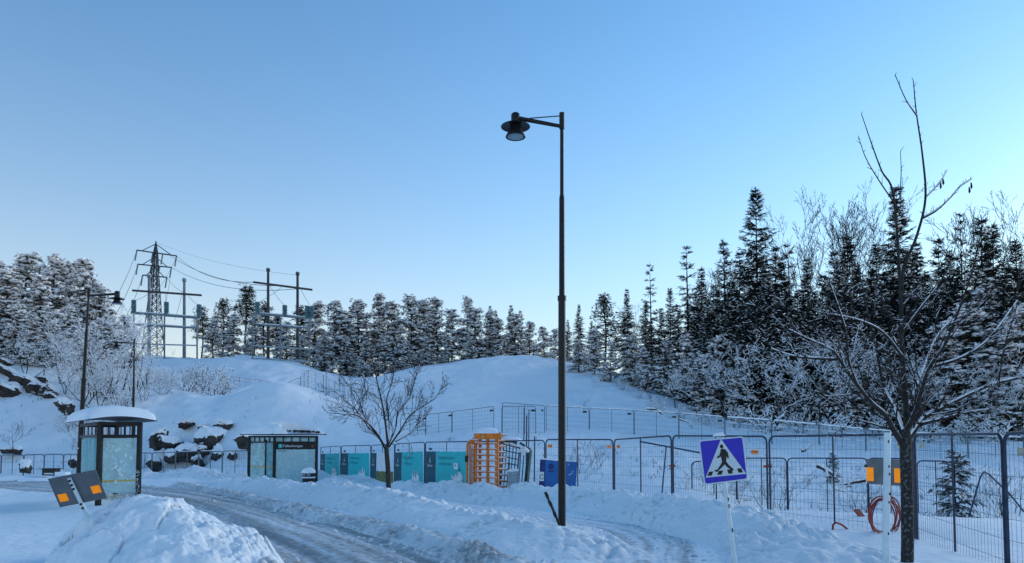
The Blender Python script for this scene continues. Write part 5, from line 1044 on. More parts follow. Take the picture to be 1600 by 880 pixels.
def mid_shelter():
    C = Vector((*pp(429, 37.5), 0)); R = Vector((*pp(495, 38.4), 0)); Lf = Vector((*pp(390, 38.2), 0)); B = Lf+R-C
    zr = at(429, 681, 37.5).z; zb = -0.4; o = thing('bus_shelter', 'small bus shelter with lit-grey panels and broken snow roof, beside the teal banners'.replace('lit-grey', 'pale'), 'bus shelter', (C.x, C.y, gz(C.x, C.y)))
    for p in (C, R, Lf, B): MB().box(V3(p.x, p.y, (zr+zb)/2), (0.12, 0.12, zr-zb)).build('post', 'black_metal', o)
    M2 = Lf*(1-0.66)+C*0.66; MB().box(V3(M2.x, M2.y, (zr+zb)/2-0.1), (0.07, 0.07, zr-zb-0.2)).build('post', 'black_metal', o)
    zl = zr-0.33
    for p, q, n in ((C, R, 5), (Lf, C, 5), (Lf, B, 4), (R, B, 4)):
        MB().bar(V3(p.x, p.y, zr-0.04), V3(q.x, q.y, zr-0.04), 0.10, 0.09).build('top_beam', 'black_metal', o)
        MB().bar(V3(p.x, p.y, zl), V3(q.x, q.y, zl), 0.09, 0.07).build('lintel', 'black_metal', o)
        bar_frieze(p, q, zl+0.03, zr-0.07, n, o, w_=0.06)
        MB().bar(V3(p.x, p.y+0.03, (zl+zr)/2-0.02), V3(q.x, q.y+0.03, (zl+zr)/2-0.02), 0.008, zr-zl-0.1).build('frieze_glass', 'iced_glass', o)
    ins = lambda p, q, t: p*(1-t)+q*t
    def pane(p, q, t0, t1, z0, z1, m, nm='pane', th=0.014):
        a_, b_ = ins(p, q, t0), ins(p, q, t1); return MB().bar(V3(a_.x, a_.y, (z0+z1)/2), V3(b_.x, b_.y, (z0+z1)/2), th, z1-z0).build(nm, m, o), a_, b_
    for (t0, t1, m) in ((0.05, 0.63, 'iced_glass'), (0.69, 0.95, 'clear_glass')):
        g, a_, b_ = pane(Lf, C, t0, t1, -0.15, zl-0.05, m)
        MB().bar(V3(a_.x, a_.y-0.013, 0.68), V3(b_.x, b_.y-0.013, 0.68), 0.006, 0.055).build('yellow_stripe', 'yellow_tape', g)
    pane(Lf, B, 0.05, 0.95, -0.15, zl-0.05, 'iced_glass'); pane(R, B, 0.05, 0.95, -0.15, zl-0.05, 'iced_glass')
    sg, a_, b_ = pane(C, R, 0.04, 0.96, zl-0.36, zl-0.03, 'sign_black', 'name_board', 0.06)
    dv = (b_-a_).normalized(); n2 = V3(dv.y, -dv.x, 0); zc = zl-0.195
    c = ins(a_, b_, 0.10)+n2*0.034; MB().box(V3(c.x, c.y, zc), (0.19, 0.006, 0.19), (dv, n2, V3(0, 0, 1))).build('stop_symbol', 'teal', sg)
    text_part('lettering', 'T', 0.17, V3(c.x, c.y, zc)+n2*0.006, dv, V3(0, 0, 1), 'print_white', sg)
    c = ins(a_, b_, 0.42)+n2*0.034; text_part('lettering', 'Tallbacksvägen', 0.17, V3(c.x, c.y, zc), dv, V3(0, 0, 1), 'print_white', sg)
    c = ins(a_, b_, 0.93)+n2*0.034; rb = MB().poly([V3(c.x, c.y, zc)+dv*(0.065*math.cos(k*0.524))+V3(0, 0, 0.065*math.sin(k*0.524)) for k in range(12)], n2*0.004).build('round_badge', 'rust', sg)
    g, a2, b2 = pane(C, R, 0.04, 0.96, -0.15, zl-0.37, 'iced_glass', 'display_panel', 0.05)
    wp, a3, b3 = pane(C, R, 0.05, 0.95, -0.12, zl-0.40, 'print_white', 'back_panel', 0.02)
    c = ins(a2, b2, 0.15)+n2*0.04; text_part('lettering', '414  420', 0.10, V3(c.x, c.y, zl-0.45), dv, V3(0, 0, 1), 'sign_black', g)
    ctr = (C+R+Lf+B)/4; e = lambda p, k, z: V3(p.x+(p.x-ctr.x)*k*0.13, p.y+(p.y-ctr.y)*k*0.13, z)
    zq = zr+0.05
    a1, a2_, a3_, a4 = e(C, 2.2, zq), e(R, 2.2, zq), e(B, 2.2, zq), e(Lf, 2.2, zq)
    rf = MB().poly([a1, a2_, a3_, a4], (0, 0, 0.06)).build('roof', 'black_metal', o)
    up = V3(0, 0, 0.06)
    snow_slab([a4+up, a1+up, a2_+up, a3_+up], 0.5, 'snow', rf, 3, 0.03, 0.8, cut=lambda u, v: (v > 0.28+0.05*math.sin(u*20) and v < 0.85 and u > 0.5))
    lp = MB(); r = random.Random(8)     # frozen leaves and bare roof felt where the snow slid off
    for i in range(60):
        t = r.uniform(0.38, 0.95); s = r.uniform(0, 0.3); q = a1*(1-t)*(1-s)+a2_*t*(1-s)+(a4*(1-t)+a3_*t)*s; k = r.uniform(0.05, 0.14); lp.box(V3(q.x, q.y, zq+0.10+0.10*math.sin(t*3.1)), (k, k, k*0.8), (V3(1, .3, .2).normalized(), V3(-.3, 1, 0).normalized(), V3(-.2, 0, 1).normalized()))
    q = lp.build('roof_litter', 'wood_dark', rf); q['kind'] = 'stuff'
mid_shelter()

# bins and boxes
p = at(482, 750, 35.5); o = thing('litter_bin', 'black litter bin with white band and snow cap beside the small bus shelter', 'litter bin', (p.x, 35.5, gz(p.x, 35.5)))
MB()._lathe((p.x, 35.5, -0.25), [(0.24, 0), (0.28, 0.12), (0.30, 0.46)], 18).build('body', 'sign_black', o, True)
MB()._lathe((p.x, 35.5, -0.25), [(0.312, 0.46), (0.312, 0.53)], 18).build('white_band', 'print_white', o, True)
MB()._lathe((p.x, 35.5, -0.25), [(0.30, 0.53), (0.30, 0.70)], 18).build('hood', 'sign_black', o, True)
for a_ in (-2.1, -1.3): MB().box(V3(p.x+0.30*math.cos(a_), 35.5+0.30*math.sin(a_), 0.38), (0.16, 0.02, 0.09), (V3(-math.sin(a_), math.cos(a_), 0), V3(math.cos(a_), math.sin(a_), 0), V3(0, 0, 1))).build('opening', 'bin_grey', o)
MB()._lathe((p.x, 35.5, 0.45), [(0.33, 0), (0.34, 0.05), (0.30, 0.15), (0.19, 0.23), (0.05, 0.26)], 18).build('snow_cap', 'snow_soft', o, True)
p = at(80, 741, 40); o = thing('grit_box', 'low dark box under a strip of snow by the road, far left', 'box', (p.x, 40, gz(p.x, 40)))
MB().box(V3(p.x, 40, at(80, 738, 40).z), (0.68, 0.5, 0.34)).build('body', 'sign_black', o)
MB().box(V3(p.x+0.03, 39.74, at(80, 740, 40).z), (0.5, 0.02, 0.07)).build('white_strip', 'print_white', o)
MB().box(V3(p.x, 40, at(80, 732.5, 40).z), (0.76, 0.58, 0.05)).build('lid', 'sign_black', o)
b = MB().box(V3(p.x+0.62, 40, at(100, 740, 40).z), (0.6, 0.5, 0.18)); b.build('snow_heap', 'snow_soft', o, True)

# ------------------------------------------------------------------ turnstile and what stands round it
def turnstile():
    d = 26.6; u = d/F; O = at(757, 765, d); o = thing('turnstile', 'orange full-height turnstile gate with snow on its roof', 'turnstile', (O.x, d, gz(O.x, d)))
    X = lambda px: at(px, 720, d).x
    Zp = lambda py: at(757, py, d).z
    zb = 0.1
    # left gate hoop
    MB().path([V3(X(730), d, zb), V3(X(730.5), d, Zp(694)), V3(X(732), d, Zp(691.5)), V3(X(741), d, Zp(691)), V3(X(743), d, Zp(694)), V3(X(743), d, zb)], 0.045, 8).build('gate_hoop', 'orange_steel', o, True)
    MB().bar(V3(X(729), d-0.06, Zp(722)), V3(X(729), d-0.06, Zp(712)), 0.09, 0.10).build('card_reader', 'sign_black', o)
    for i, px in enumerate((734, 736.7, 739.4, 741.2)): MB().tube(V3(X(px), d+0.05+0.05*i, zb), V3(X(px), d+0.05+0.05*i, Zp(701)), 0.017, n=6).build('gate_bar', 'bin_grey', o)
    MB().bar(V3(X(732), d, Zp(710)), V3(X(743), d, Zp(710)), 0.05, 0.04).build('gate_rail', 'bin_grey', o)
    # posts
    MB().box(V3(X(749), d+0.55, (zb+Zp(682))/2), (0.11, 0.11, Zp(682)-zb)).build('post', 'orange_steel', o)
    MB().box(V3(X(776), d-0.05, (zb+Zp(673))/2), (0.12, 0.14, Zp(673)-zb)).build('post', 'orange_steel', o)
    MB().box(V3(X(781), d+0.5, (zb+Zp(684))/2), (0.09, 0.09, Zp(684)-zb)).build('post', 'orange_steel', o)
    # rotor: column and three wings of horizontal arms
    cx, cy = X(762), d+0.18; MB().tube(V3(cx, cy, zb), V3(cx, cy, Zp(684)), 0.06, n=12).build('rotor_column', 'orange_steel', o, True)
    lv = [zb+0.12+i*0.205 for i in range(10)]
    for ang in (186, 306, 66):
        c_, s_ = math.cos(math.radians(ang)), math.sin(math.radians(ang)); sn = MB()
        for z in lv:
            MB().tube(V3(cx, cy, z), V3(cx+0.56*c_, cy+0.56*s_, z), 0.022, n=6).build('rotor_arm', 'orange_steel', o, True)
            sn.path([V3(cx+0.06*c_, cy+0.06*s_, z+0.03), V3(cx+0.3*c_, cy+0.3*s_, z+0.045), V3(cx+0.55*c_, cy+0.55*s_, z+0.03)], [0.015, 0.03, 0.015], 5)
        q = sn.build('arm_snow', 'snow_soft', o, True); q['kind'] = 'stuff'
    sn = MB()
    for z in lv:      # fixed comb on the right
        MB().tube(V3(X(777), d-0.02, z+0.1), V3(X(791), d+0.12, z+0.1), 0.02, n=6).build('comb_bar', 'orange_steel', o, True)
        sn.path([V3(X(778), d-0.02, z+0.13), V3(X(784), d+0.05, z+0.14), V3(X(791), d+0.12, z+0.13)], [0.012, 0.028, 0.012], 5)
    q = sn.build('comb_snow', 'snow_soft', o, True); q['kind'] = 'stuff'
    for i in range(9):   # barrier cage behind the left wing
        an = math.radians(118+i*12); x_, y_ = cx+0.66*math.cos(an), cy+0.66*math.sin(an); MB().tube(V3(x_, y_, zb), V3(x_, y_, Zp(687)), 0.016, n=6).build('cage_bar', 'orange_steel', o, True)
    for z in (Zp(688), 1.25, 0.45): MB().path([V3(cx+0.66*math.cos(math.radians(t)), cy+0.66*math.sin(math.radians(t)), z) for t in range(118, 216, 8)], 0.025, 6).build('cage_ring', 'orange_steel', o, True)
    # rounded roof housing
    rf = MB(); x0, x1 = X(741), X(784); n = 10
    prof = [(x0, 0.16), (x0+0.03, 0.04), (x0+0.12, 0.0), (x1-0.12, 0.0), (x1-0.02, 0.05), (x1, 0.16), (x1-0.04, 0.24), (x0+0.04, 0.24)]; zr = Zp(686.5)
    rf.poly([V3(x, d-0.35, zr+z) for x, z in prof], (0, 1.0, 0)); ro = rf.build('roof', 'orange_steel', o)
    snow_slab([V3(x0, d-0.36, zr+0.225), V3(x1-0.1, d-0.36, zr+0.225), V3(x1-0.1, d+0.66, zr+0.225), V3(x0, d+0.66, zr+0.225)], 0.17, 'snow', ro, 6, 0.02, 0.7)
    MB().tube(V3(X(755), d-0.36, zr+0.09), V3(X(755), d-0.38, zr+0.09), 0.05, n=12).build('signal_lamp', 'yellow_tape', o, True)
turnstile()
def tilted_cage():
    d = 27.2; o = thing('steel_cage', 'grey green steel cage leaning behind the orange turnstile, snow on its top', 'steel cage', at(805, 760, d))
    TL, TR, BL, BR = at(787, 694, d), at(812, 700, d), at(782, 762, d-0.2), at(806, 764, d-0.2)
    for i in range(6):
        t = i/5; MB().tube(TL*(1-t)+TR*t, BL*(1-t)+BR*t, 0.03 if i in (0, 5) else 0.02, n=6).build('upright', 'grey_green', o, True)
    for i in range(8):
        t = i/7; MB().tube(TL*(1-t)+BL*t, TR*(1-t)+BR*t, 0.028 if i in (0, 7) else 0.02, n=6).build('crossbar', 'grey_green', o, True)
    MB().path([TL+V3(0, 0, .04), (TL+TR)/2+V3(0, 0, .07), TR+V3(0, 0, .04)], [0.03, 0.06, 0.03], 6).build('snow_cap', 'snow_soft', o, True)
    MB().bar(at(781, 691, d+0.2), at(808, 692, d+0.2), 0.25, 0.13).build('header', 'grey_green', o)
    snow_slab([at(779, 688.5, d+0.0), at(813, 689, d+0.0), at(815, 688, d+0.8), at(781, 687.5, d+0.8)], 0.12, 'roof_snow', o, 5, 0.02)
    MB().bar(at(828, 703, d), at(821, 768, d-0.2), 0.14, 0.12).build('leaning_post', 'grey_green', o)
    MB().bar(at(812, 692, d), at(829, 703, d), 0.08, 0.08).build('brace', 'grey_green', o)
    for (px, y0, y1) in ((812, 701, 764), (816.5, 712, 764)): MB().tube(at(px+2, y0, d), at(px-2, y1, d-.15), 0.022, n=6).build('upright', 'grey_green', o, True)
    MB().path([at(810, 705, d-.1), at(820, 702, d-.1), at(827, 706, d-.1)], [0.05, 0.12, 0.05], 7).build('snow_lump', 'snow_soft', o, True)
tilted_cage()
d = 26.3; p = at(802, 760, d); o = thing('salt_bin', 'pale grey bin with lid at the foot of the leaning cage', 'bin', (p.x, d, gz(p.x, d)))
MB().add([at(794, 764, d), at(810, 764, d), at(810, 764, d+.4), at(794, 764, d+.4), at(793, 741, d), at(811, 740, d), at(811, 740, d+.4), at(793, 741, d+.4)], [(3, 2, 1, 0), (4, 5, 6, 7), (0, 1, 5, 4), (1, 2, 6, 5), (2, 3, 7, 6), (3, 0, 4, 7)]).build('body', 'bin_grey', o)
MB().bar(at(792.5, 738.5, d+.2), at(811.5, 737.5, d+.2), 0.46, 0.07).build('lid', 'bin_grey', o)
snow_slab([at(792.5, 737, d), at(811.5, 736, d), at(811.5, 736, d+.4), at(792.5, 737, d+.4)], 0.09, 'snow_cap', o, 9, 0.0)
for i, (px, y0, y1, d, r) in enumerate(((823, 649, 730, 31, .028), (826.5, 640, 700, 33, .022), (819, 637, 680, 40, .03), (835.5, 682, 742, 29, .026), (692, 640, 690, 44, .0))):
    if r: a_ = at(px, y0, d); tag(MB().tube(V3(a_.x-0.02, d, gz(a_.x, d)-.2), a_, r, n=7).build('marker_stake', 'dark_galv', None, True), 'thin dark stake in the snow above the leaning cage, %s from the left' % ['third', 'second', 'first', 'rightmost'][i] if i < 3 else 'single short dark stake right of the leaning cage', 'stake', 'stakes above the cage')
# blue board
d = 24.6; o = thing('information_board', 'blue board with dark round emblems and white label behind the lamp post', 'board', at(872, 768, d))
c4 = [at(842, 763, d), at(899, 770, d), at(902, 722, d), at(844, 718, d)]
bd = MB().poly(c4, (0, 0.05, 0)).build('board', 'board_blue', o)
MB().poly([at(842.2, 763, d-.004), at(851, 764, d-.004), at(852.5, 718.9, d-.004), at(844.2, 718.3, d-.004)], (0, 0.002, 0)).build('dark_strip', 'board_navy', bd)
lb = MB().poly([at(842.8, 751.5, d-.008), at(849.8, 752, d-.008), at(850, 737, d-.008), at(843.4, 737, d-.008)], (0, 0.002, 0)).build('label', 'print_white', bd)
MB().path([at(846.5+2.4*math.cos(t), 745+4*math.sin(t), d-.012) for t in np.linspace(0.4, 6.0, 14)], 0.012, 5).build('green_mark', 'label_green', lb)
for (px, py, rx) in ((861, 729, 4.5), (847.5, 729, 2.2)):
    MB().poly([at(px+rx*math.cos(t), py+5*math.sin(t), d-.010) for t in np.linspace(0, 6.0, 14)], (0, 0.002, 0)).build('emblem', 'board_navy', bd)
    MB().bar(at(px-rx, py+7.5, d-.010), at(px+rx, py+7.5, d-.010), 0.003, 0.04).build('emblem_line', 'board_navy', bd)
for i, (px, py) in enumerate(((888, 726), (893, 740), (890, 742), (895, 737))): MB().box(at(px, py, d-.006), (0.03, 0.01, 0.03)).build('snow_fleck', 'snow_soft', bd)
for px in (846, 896): MB().tube(at(px, 790, d+.03), at(px, 760, d+.03), 0.03).build('leg', 'board_navy', o)
MB().path([at(845, 717, d+.02), at(872, 718.5, d+.02), at(901, 721.5, d+.02)], [0.02, 0.045, 0.02], 6).build('snow_cap', 'snow_soft', o, True)

# ------------------------------------------------------------------ hose, planks and branches behind the fence
d = 13.6
o = thing('hose_coil', 'coil of red hose standing in the snow behind the fence', 'hose', at(1381, 834, d)); r = random.Random(5)
for i in range(6):
    cx = 1381+r.uniform(-2.5, 2.5); rx = 24+r.uniform(-6, 2); ry = 29+r.uniform(-4, 3); dd = d-0.15+0.06*i; tl = r.uniform(-0.15, 0.15)
    MB().path([at(cx+rx*math.cos(t)+tl*ry*math.sin(t), 806+ry*math.sin(t), dd+0.12*math.cos(t)) for t in np.linspace(0, 2*math.pi, 29)[:-1]], 0.013, 8, closed=True).build('hose_loop', 'hose_red', o, True)
b = MB()
for i in range(6): b.path([at(1381+24*math.cos(t), 806+29*math.sin(t)-1.5, d-.1) for t in np.linspace(-2.6+.1*i, -1.9+.1*i, 6)], [0.005, 0.016, 0.02, 0.02, 0.016, 0.005], 5)
q = b.build('snow_strip', 'snow_soft', o, True); q['kind'] = 'stuff'
b = MB().path([at(1301, 830, 13.9), at(1301.5, 820, 13.9), at(1306, 816.5, 13.9), at(1314, 819, 13.9), at(1322, 825, 13.9), at(1331, 832, 13.9)], 0.02, 7); tag(b.build('hose_end', 'hose_red', None, True), 'short arc of red hose sticking out of the snow left of the coil', 'hose')
b = MB().bar(at(1338, 797, 15.2), at(1350, 811, 15.0), 0.10, 0.06); tag(b.build('red_plank', 'rust'), 'rust red plank end poking out of the snow beside the hose coil', 'plank')
KD = dict(max=2, steps=[4, 3, 2], ch=[5, 3], ang=45, lr=0.5, rr=0.6, rmin=0.015, jit=0.25, up=-0.05, start=[0.1], tip=0.4)
def broken_branch(px, py, d, L, seed, dr, label, rad=0.05):
    r = np.random.default_rng(seed); out = []; p = np.array(at(px, py, d)); grow(out, r, p, nrm(np.array(dr, float)), L, rad, 0, KD)
    V, Fq, SV, SF = seg_meshes(out, 5, 0.95, 0.9, 0.015, r, 0.9); off = p; o = thing('broken_branch', label, 'branch', tuple(p), 'broken branches in the snow')
    obj('wood', mesh_np('wood', V-off, [Fq], 'wood_dark', True), o)['kind'] = 'stuff'; obj('snow', mesh_np('snow', SV-off, [SF], 'snow_soft', True), o)['kind'] = 'stuff'
broken_branch(1352, 751, 20, 0.55, 1, (-1, 0, -.25), 'dark broken branch left of the grey fence board')
broken_branch(1252, 705, 28, 0.5, 2, (1, 0, .25), 'dark branch lying high on the slope behind the fence')
broken_branch(1276, 728, 22, 0.6, 3, (1, 0, -.9), 'forked snowy branch lying down the slope left of the grey board', 0.06)
broken_branch(1060, 655, 47, 1.0, 4, (.8, 0, -.6), 'snowy branch caught on the upper fence right of the lamp')
broken_branch(1010, 640, 50, 1.2, 5, (1, 0, .1), 'snow-covered branch lying above the upper fence', 0.08)

# ------------------------------------------------------------------ rocks
def rock_mesh(seed, s):
    r = np.random.default_rng(seed); import bmesh
    bm = bmesh.new(); bmesh.ops.create_icosphere(bm, subdivisions=4, radius=1.0); V = np.array([v.co[:] for v in bm.verts]); Fx = np.array([[v.index for v in f.verts] for f in bm.faces]); bm.free()
    D = V.copy()
    for _ in range(22):      # cut flat facets
        n = nrm(r.normal(0, 1, 3)*[1, 1, 0.8]); k = r.uniform(0.38, 0.75); h = V@n; V = V-np.clip(h-k, 0, None)[:, None]*n*0.95
    rad = np.linalg.norm(V, axis=1, keepdims=True); o = r.uniform(0, 50)
    led = np.abs(pnoise(D[:, 0]*1.6+o, D[:, 2]*3.2+D[:, 1]*1.3+o)); cr = fbm(D[:, 0]*3+o, D[:, 2]*4+D[:, 1]*3, 4)
    V = V*(1+0.55*(led-0.25)+0.13*cr)[:, None]
    V = V*np.array(s)*1.35
    e1 = V[Fx[:, 1]]-V[Fx[:, 0]]; e2 = V[Fx[:, 2]]-V[Fx[:, 0]]; n = np.cross(e1, e2); n /= np.maximum(np.linalg.norm(n, axis=1, keepdims=True), 1e-9)
    c = D[Fx].mean(1); up = c[:, 2]+0.35*pnoise(c[:, 0]*1.3+o, c[:, 1]*1.3+o) > 0.42; used = np.unique(Fx[up]); mp = np.zeros(len(V), int); mp[used] = np.arange(len(used))
    inner = np.ones(len(V), bool); inner[np.unique(Fx[~up])] = False
    SV = V[used].copy(); SV[:, 2] += np.where(inner[used], 0.16, 0.0)
    return mesh_np('stone', V, [Fx], 'rock'), mesh_np('snow', SV, [mp[Fx[up]]], 'snow_soft', True) if up.any() else None
def rock(px, py, d, s, seed, label, group, rot=0.0, tilt=0.0):
    p = at(px, py, d); a, b = rock_mesh(seed, s); o = thing('rock', label, 'rock', tuple(p), group); o.rotation_euler = (0, tilt, rot)
    st = obj('stone', a, o)
    if b: obj('snow', b, st)['kind'] = 'stuff'
rk = [(245, 686, 48.4, (.7, .6, .6)), (268, 695, 48.0, (1.1, .7, .6)), (298, 708, 47.4, (1.3, .7, .65)), (324, 692, 48.4, (1.5, .8, 1.15)), (347, 668, 49.7, (.7, .6, .5)), (292, 664, 50.0, (1.0, .6, .3)), (340, 714, 47.2, (.8, .6, .7)), (308, 724, 46.7, (.7, .6, .55)), (266, 718, 47.2, (.8, .5, .45)), (240, 724, 46.9, (.7, .5, .5)), (362, 714, 46.6, (.4, .35, .35)), (381, 692, 46.6, (.6, .5, .6)), (318, 668, 49.4, (.4, .4, .2))]
for i, (px, py, d, s) in enumerate(sorted(rk)): rock(px, py, d, s, 100+i, 'dark rock of the outcrop between the bus shelters, %s from the left' % ORD[i], 'rocks of the roadside outcrop', i*1.3)
rk = [(14, 583, 60, (1.6, .9, .45)), (4, 602, 58.5, (1.0, .8, .4)), (18, 615, 57, (1.9, 1.0, .8)), (46, 603, 57.8, (1.7, .9, .5)), (60, 613, 57, (1.0, .8, .55)), (73, 613, 56.6, (.9, .8, .65)), (76, 623, 56.3, (.8, .6, .35)), (66, 593, 59, (.6, .5, .2)), (8, 566, 62, (.6, .6, .3))]
for i, (px, py, d, s) in enumerate(sorted(rk)): rock(px, py, d, s, 140+i, 'dark ledge rock on the far left hillside, %s from the left' % ORD[i], 'rocks on the left hillside', 0.2*i, 0.45)
rk = [(104, 637, 53, (.7, .5, .6)), (95, 630, 54, (.35, .3, .25)), (12, 705, 48, (.5, .4, .3)), (26, 704, 48, (.4, .3, .3)), (116, 724, 45.6, (.5, .4, .5)), (40, 733, 43.2, (.5, .4, .4))]
for i, (px, py, d, s) in enumerate(sorted(rk)): rock(px, py, d, s, 170+i, 'single dark stone in the snow left of the bus shelter, %s from the left' % ORD[i], 'stones left of the shelter', 0.7*i)

# ------------------------------------------------------------------ switchyard: pylon, gantries, lines
def pylon():
    d = 150.0; px0 = 240.5; x0 = at(px0, 500, d).x; zb = gz(x0, d)-0.5; zt_ = at(px0, 377, d).z; H = zt_-zb; o = thing('power_pylon', 'dark lattice power pylon with three crossarms above the trees', 'pylon', (x0, d, zb))
    hw = lambda z: 0.28+1.55*max(0.0, 1-(z-zb)/(H*0.95))**1.15*1.2 if z < zb+H*0.93 else 0.28*max(0.05, (zt_-z)/(H*0.07))
    zs = [zb]
    while zs[-1] < zt_-1.2: zs.append(zs[-1]+max(1.1, hw(zs[-1])*1.5))
    zs.append(zt_)
    for sx, sy in ((-1, -1), (1, -1), (1, 1), (-1, 1)):
        MB().path([V3(x0+sx*hw(z), d+sy*hw(z), z) for z in zs], 0.10, 5).build('tower_leg', 'steel_far', o)
    br = MB()
    for a_, b_ in zip(zs[:-1], zs[1:]):
        ca = [V3(x0+sx*hw(a_), d+sy*hw(a_), a_) for sx, sy in ((-1, -1), (1, -1), (1, 1), (-1, 1))]; cb_ = [V3(x0+sx*hw(b_), d+sy*hw(b_), b_) for sx, sy in ((-1, -1), (1, -1), (1, 1), (-1, 1))]
        for i in range(4): j = (i+1) % 4; br.tube(ca[i], cb_[j], 0.065, n=4); br.tube(ca[j], cb_[i], 0.065, n=4); br.tube(cb_[i], cb_[j], 0.05, n=4)
    br.build('lattice', 'steel_far', o)['kind'] = 'stuff'
    tips = []
    for (xl, yl, xr, yr) in ((214, 391, 276, 400), (215.5, 413, 268, 418), (223, 430, 261, 433.5)):
        L_, R_ = at(xl, yl, d-1), at(xr, yr, d+1); m_ = (L_+R_)/2; m_.x = x0
        am = MB(); am.bar(L_, R_, 0.25, 0.22); top = V3(x0, d, m_.z+1.9); am.tube(L_*0.75+m_*0.25, top, 0.08, n=4); am.tube(R_*0.75+m_*0.25, top, 0.08, n=4); am.build('crossarm', 'steel_far', o)
        tips.append((L_, R_))
        for p in (L_, R_, L_*0.6+R_*0.4, R_*0.65+L_*0.35):
            MB().path([p, p+V3(-0.3, 0, -2.2)], [0.16, 0.16], 6).build('insulator', 'insulator', o)
    return tips
tips = pylon()
def gantry(posts, beam, bus, rails, stanch, ins_, label, d=95.0, pm='steel_far'):
    o = thing('steel_gantry', label, 'gantry', at(posts[0][0], 558, d), 'switchyard gantries')
    for px, y0, y1 in posts:
        a_, b_ = at(px, y1, d), at(px, y0, d); a_.z -= 0.4; p = MB().tube(a_, b_, 0.22, 0.17, n=10).build('post', pm, o, True)
        MB().tube(b_, b_+V3(0, 0, 0.35), 0.27, 0.25, n=10).build('cap', pm, p, True); MB().tube(b_+V3(0, 0, .35), b_+V3(0, 0, .5), 0.30, 0.15, n=8).build('snow', 'snow_soft', p, True)
    (xl, yl, xr, yr) = beam; MB().bar(at(xl, yl, d-.2), at(xr, yr, d-.2), 0.22, 0.24).build('crossbeam', 'steel_far', o)
    for (xl, yl, xr, yr, h) in bus:
        a_, b_ = at(xl, yl, d-.4), at(xr, yr, d-.4); bb = MB().bar(a_, b_, 0.3, h*0.5).build('bus_beam', 'steel_mid', o); MB().path([a_+V3(0, 0, h/4), (a_+b_)/2+V3(0, 0, h/4+.05), b_+V3(0, 0, h/4)], [0.07, 0.12, 0.07], 6).build('snow', 'snow_soft', bb, True)
    for (xl, yl, xr, yr) in rails: MB().bar(at(xl, yl, d-1.2), at(xr, yr, d-1.2), 0.14, 0.16).build('rail', 'steel_pale', o)
    for (px, y0, y1) in stanch: MB().bar(at(px, y0, d-1.0), at(px, y1+3, d-1.0), 0.14, 0.16).build('stanchion', 'steel_mid', o)
    for (px, y0, y1) in ins_:
        n = 7; a_, b_ = at(px, y1, d-.4), at(px, y0, d-.4); pts = []; rs = []
        for i in range(n*2+1): pts.append(a_+(b_-a_)*(i/(n*2))); rs.append(0.36 if i % 2 else 0.24)
        MB().path(pts, rs, 8).build('insulator', 'insulator', o, True)
gantry([(233, 434, 560), (288, 440, 560)], (207, 454, 315, 461.5), [(205, 489, 313, 497, .55), (205, 507, 311, 513, .4)], [(200, 537, 309, 540), (205, 559, 308, 562)], [(209, 490, 562), (257, 495, 562), (308, 497, 562)], [(209, 469, 488), (260, 472, 491), (311, 476, 495)], 'left steel gantry with snowy beams standing before the lattice pylon', pm='steel_mid')
gantry([(419, 424, 556), (465, 430, 556)], (396, 441, 488, 453), [(399, 490, 487, 498, .5), (399, 507, 486, 513, .35)], [(393, 540, 485, 546), (393, 560, 485, 565)], [(395, 492, 564), (438, 496, 564), (484, 498, 566)], [(402, 472, 490), (445, 477, 494), (480, 478, 497), (487, 479, 497)], 'right steel gantry with two dark posts left of the snowy pines')
def line(a, b, sag, label, r=0.036):
    a = Vector(a); b = Vector(b); tag(MB().path([a*(1-t)+b*t+V3(0, 0, -sag*4*t*(1-t)) for t in np.linspace(0, 1, 18)], r, 4).build('power_line', 'steel_far'), label, 'power line', 'lines of the pylon')
(L1, R1), (L2, R2), (L3, R3) = tips
line(R1, at(397, 441, 95), 1.5, 'power line from the top right pylon arm to the right gantry'); line(at(264, 398, 150), at(440, 447, 95), 1.6, 'power line from the top arm to the middle of the right gantry'); line(R2, at(470, 451, 95), 1.8, 'power line from the middle arm to the far end of the right gantry')
line(at(241, 377, 150), at(465, 430, 95), 1.0, 'thin earth wire from the pylon tip to the right gantry post', 0.015)
line(R3, at(310, 461, 95), 1.0, 'power line from the lowest right arm to the left gantry'); line(L1, at(160, 500, 85), 1.0, 'power line from the top left pylon arm falling towards the trees'); line(L2, at(168, 512, 85), 1.0, 'power line from the middle left arm falling towards the trees'); line(L3, at(182, 520, 85), 1.0, 'power line from the lowest left arm falling towards the trees')
line(R2, at(259, 472, 95), 0.6, 'power line dropping to the middle insulator of the left gantry', 0.025); line(R1, at(233, 470, 95), 0.8, 'power line dropping from the top right arm to the left gantry', 0.025)
for i, (a_, b_, c_, e_) in enumerate(((236, 456, 210, 470), (259, 458, 259, 472), (284, 461, 273, 500), (294, 462, 311, 477), (421, 446, 445, 478), (440, 449, 402, 473), (470, 452, 487, 480))):
    line(at(a_, b_, 95), at(c_, e_, 95), 0.15, 'thin dropper wire hanging below the gantry crossbeams, %s from the left' % ORD[i], 0.022)

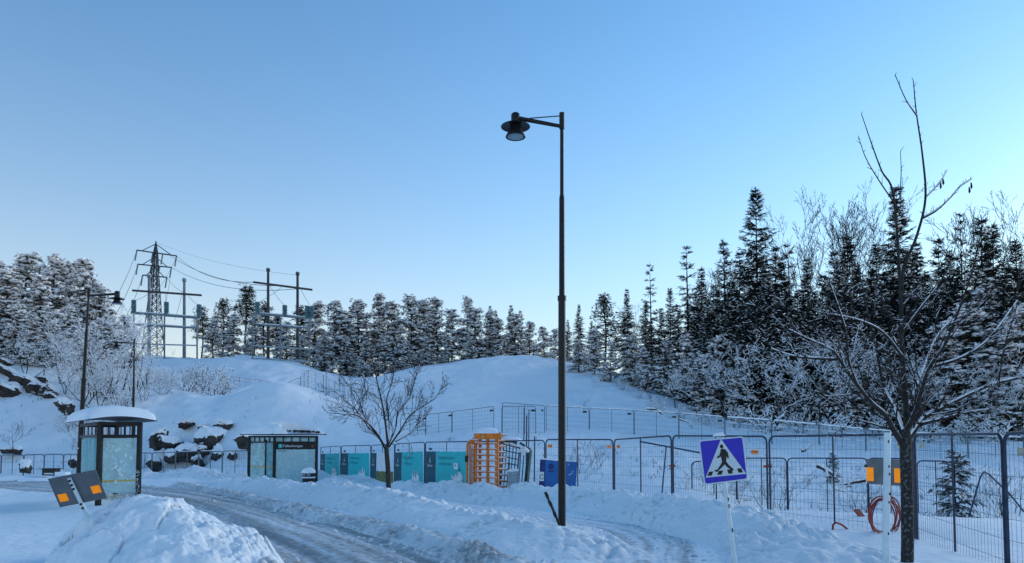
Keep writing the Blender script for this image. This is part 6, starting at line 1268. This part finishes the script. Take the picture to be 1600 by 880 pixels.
# ------------------------------------------------------------------ loose snow clods
def clods():
    r = np.random.default_rng(77); C = []; S = []
    def along(line, wd, n, smin, smax):
        P = np.array(smooth_line(line, 6)); 
        for _ in range(n):
            i = r.integers(0, len(P)-1); t = r.random(); p = P[i]*(1-t)+P[i+1]*t; x = p[0]+r.normal(0, wd); y = p[1]+r.normal(0, wd); C.append((x, y)); S.append(r.uniform(smin, smax)*(0.5+0.5*r.random()))
    along([(-13, 32), (-8, 23.6), (-3.8, 17.4), (-1, 12.4), (0.8, 10.2)], 0.5, 420, .03, .10)
    along([(-14, 26), (-9, 19.4), (-5.6, 13.6), (-3.6, 10.4)], 0.45, 360, .03, .10)
    along([(-2, 23.5), (1.2, 20.4), (3.0, 17.0), (3.4, 14.4), (3.2, 11.4)], 0.35, 220, .025, .07)
    along([(1.8, 15.6), (1.9, 13.6), (1.4, 11.6)], 0.3, 100, .025, .07)
    C = np.array(C); S = np.array(S); z = ground_z(C[:, 0], C[:, 1])+S*0.1
    V, Fx = scatter(LUMP_V, LUMP_F, np.column_stack([C, z]), np.stack([S, S*r.uniform(.6, 1, len(S)), S*r.uniform(0.9, 1.5, len(S))], -1), frames(r.normal(0, 1, (len(S), 3))*[1, 1, .4]))
    o = obj('snow_clods', mesh_np('snow_clods', V, [Fx], 'bank_snow')); o['kind'] = 'stuff'; o['label'] = 'small snow clods strewn along the road and path edges'; o['category'] = 'snow clods'
clods()

# dry stalks poking through the snow on the slopes
def stalks():
    r = np.random.default_rng(91); P0 = []; P1 = []
    for (px0, px1, d0, d1, n) in ((880, 1180, 27, 40, 90), (1200, 1600, 19, 36, 120), (620, 860, 33, 44, 50), (230, 400, 45, 54, 50), (0, 220, 47, 58, 70), (480, 560, 50, 60, 25)):
        for _ in range(n):
            d = r.uniform(d0, d1); x = xat(r.uniform(px0, px1), d); z = gz(x, d)
            for k in range(r.integers(1, 4)):
                a = np.array([x+r.normal(0, .06), d+r.normal(0, .06), z-0.03]); h = r.uniform(.08, .28); dv = r.normal(0, .3, 2); m = a+np.array([dv[0]*h*.5, dv[1]*h*.5, h*.6]); P0.append(a); P1.append(m); P0.append(m); P1.append(m+np.array([dv[0]*h*.9, dv[1]*h*.9, h*.35]))
    V, Fq = tubes_np(P0, P1, np.full(len(P0), .009), np.full(len(P0), .006), 3)
    o = obj('dry_stalks', mesh_np('dry_stalks', V, [Fq], 'wood_dark')); o['kind'] = 'stuff'; o['label'] = 'thin dry stalks poking out of the snow on the slopes'; o['category'] = 'dry stalks'
stalks()
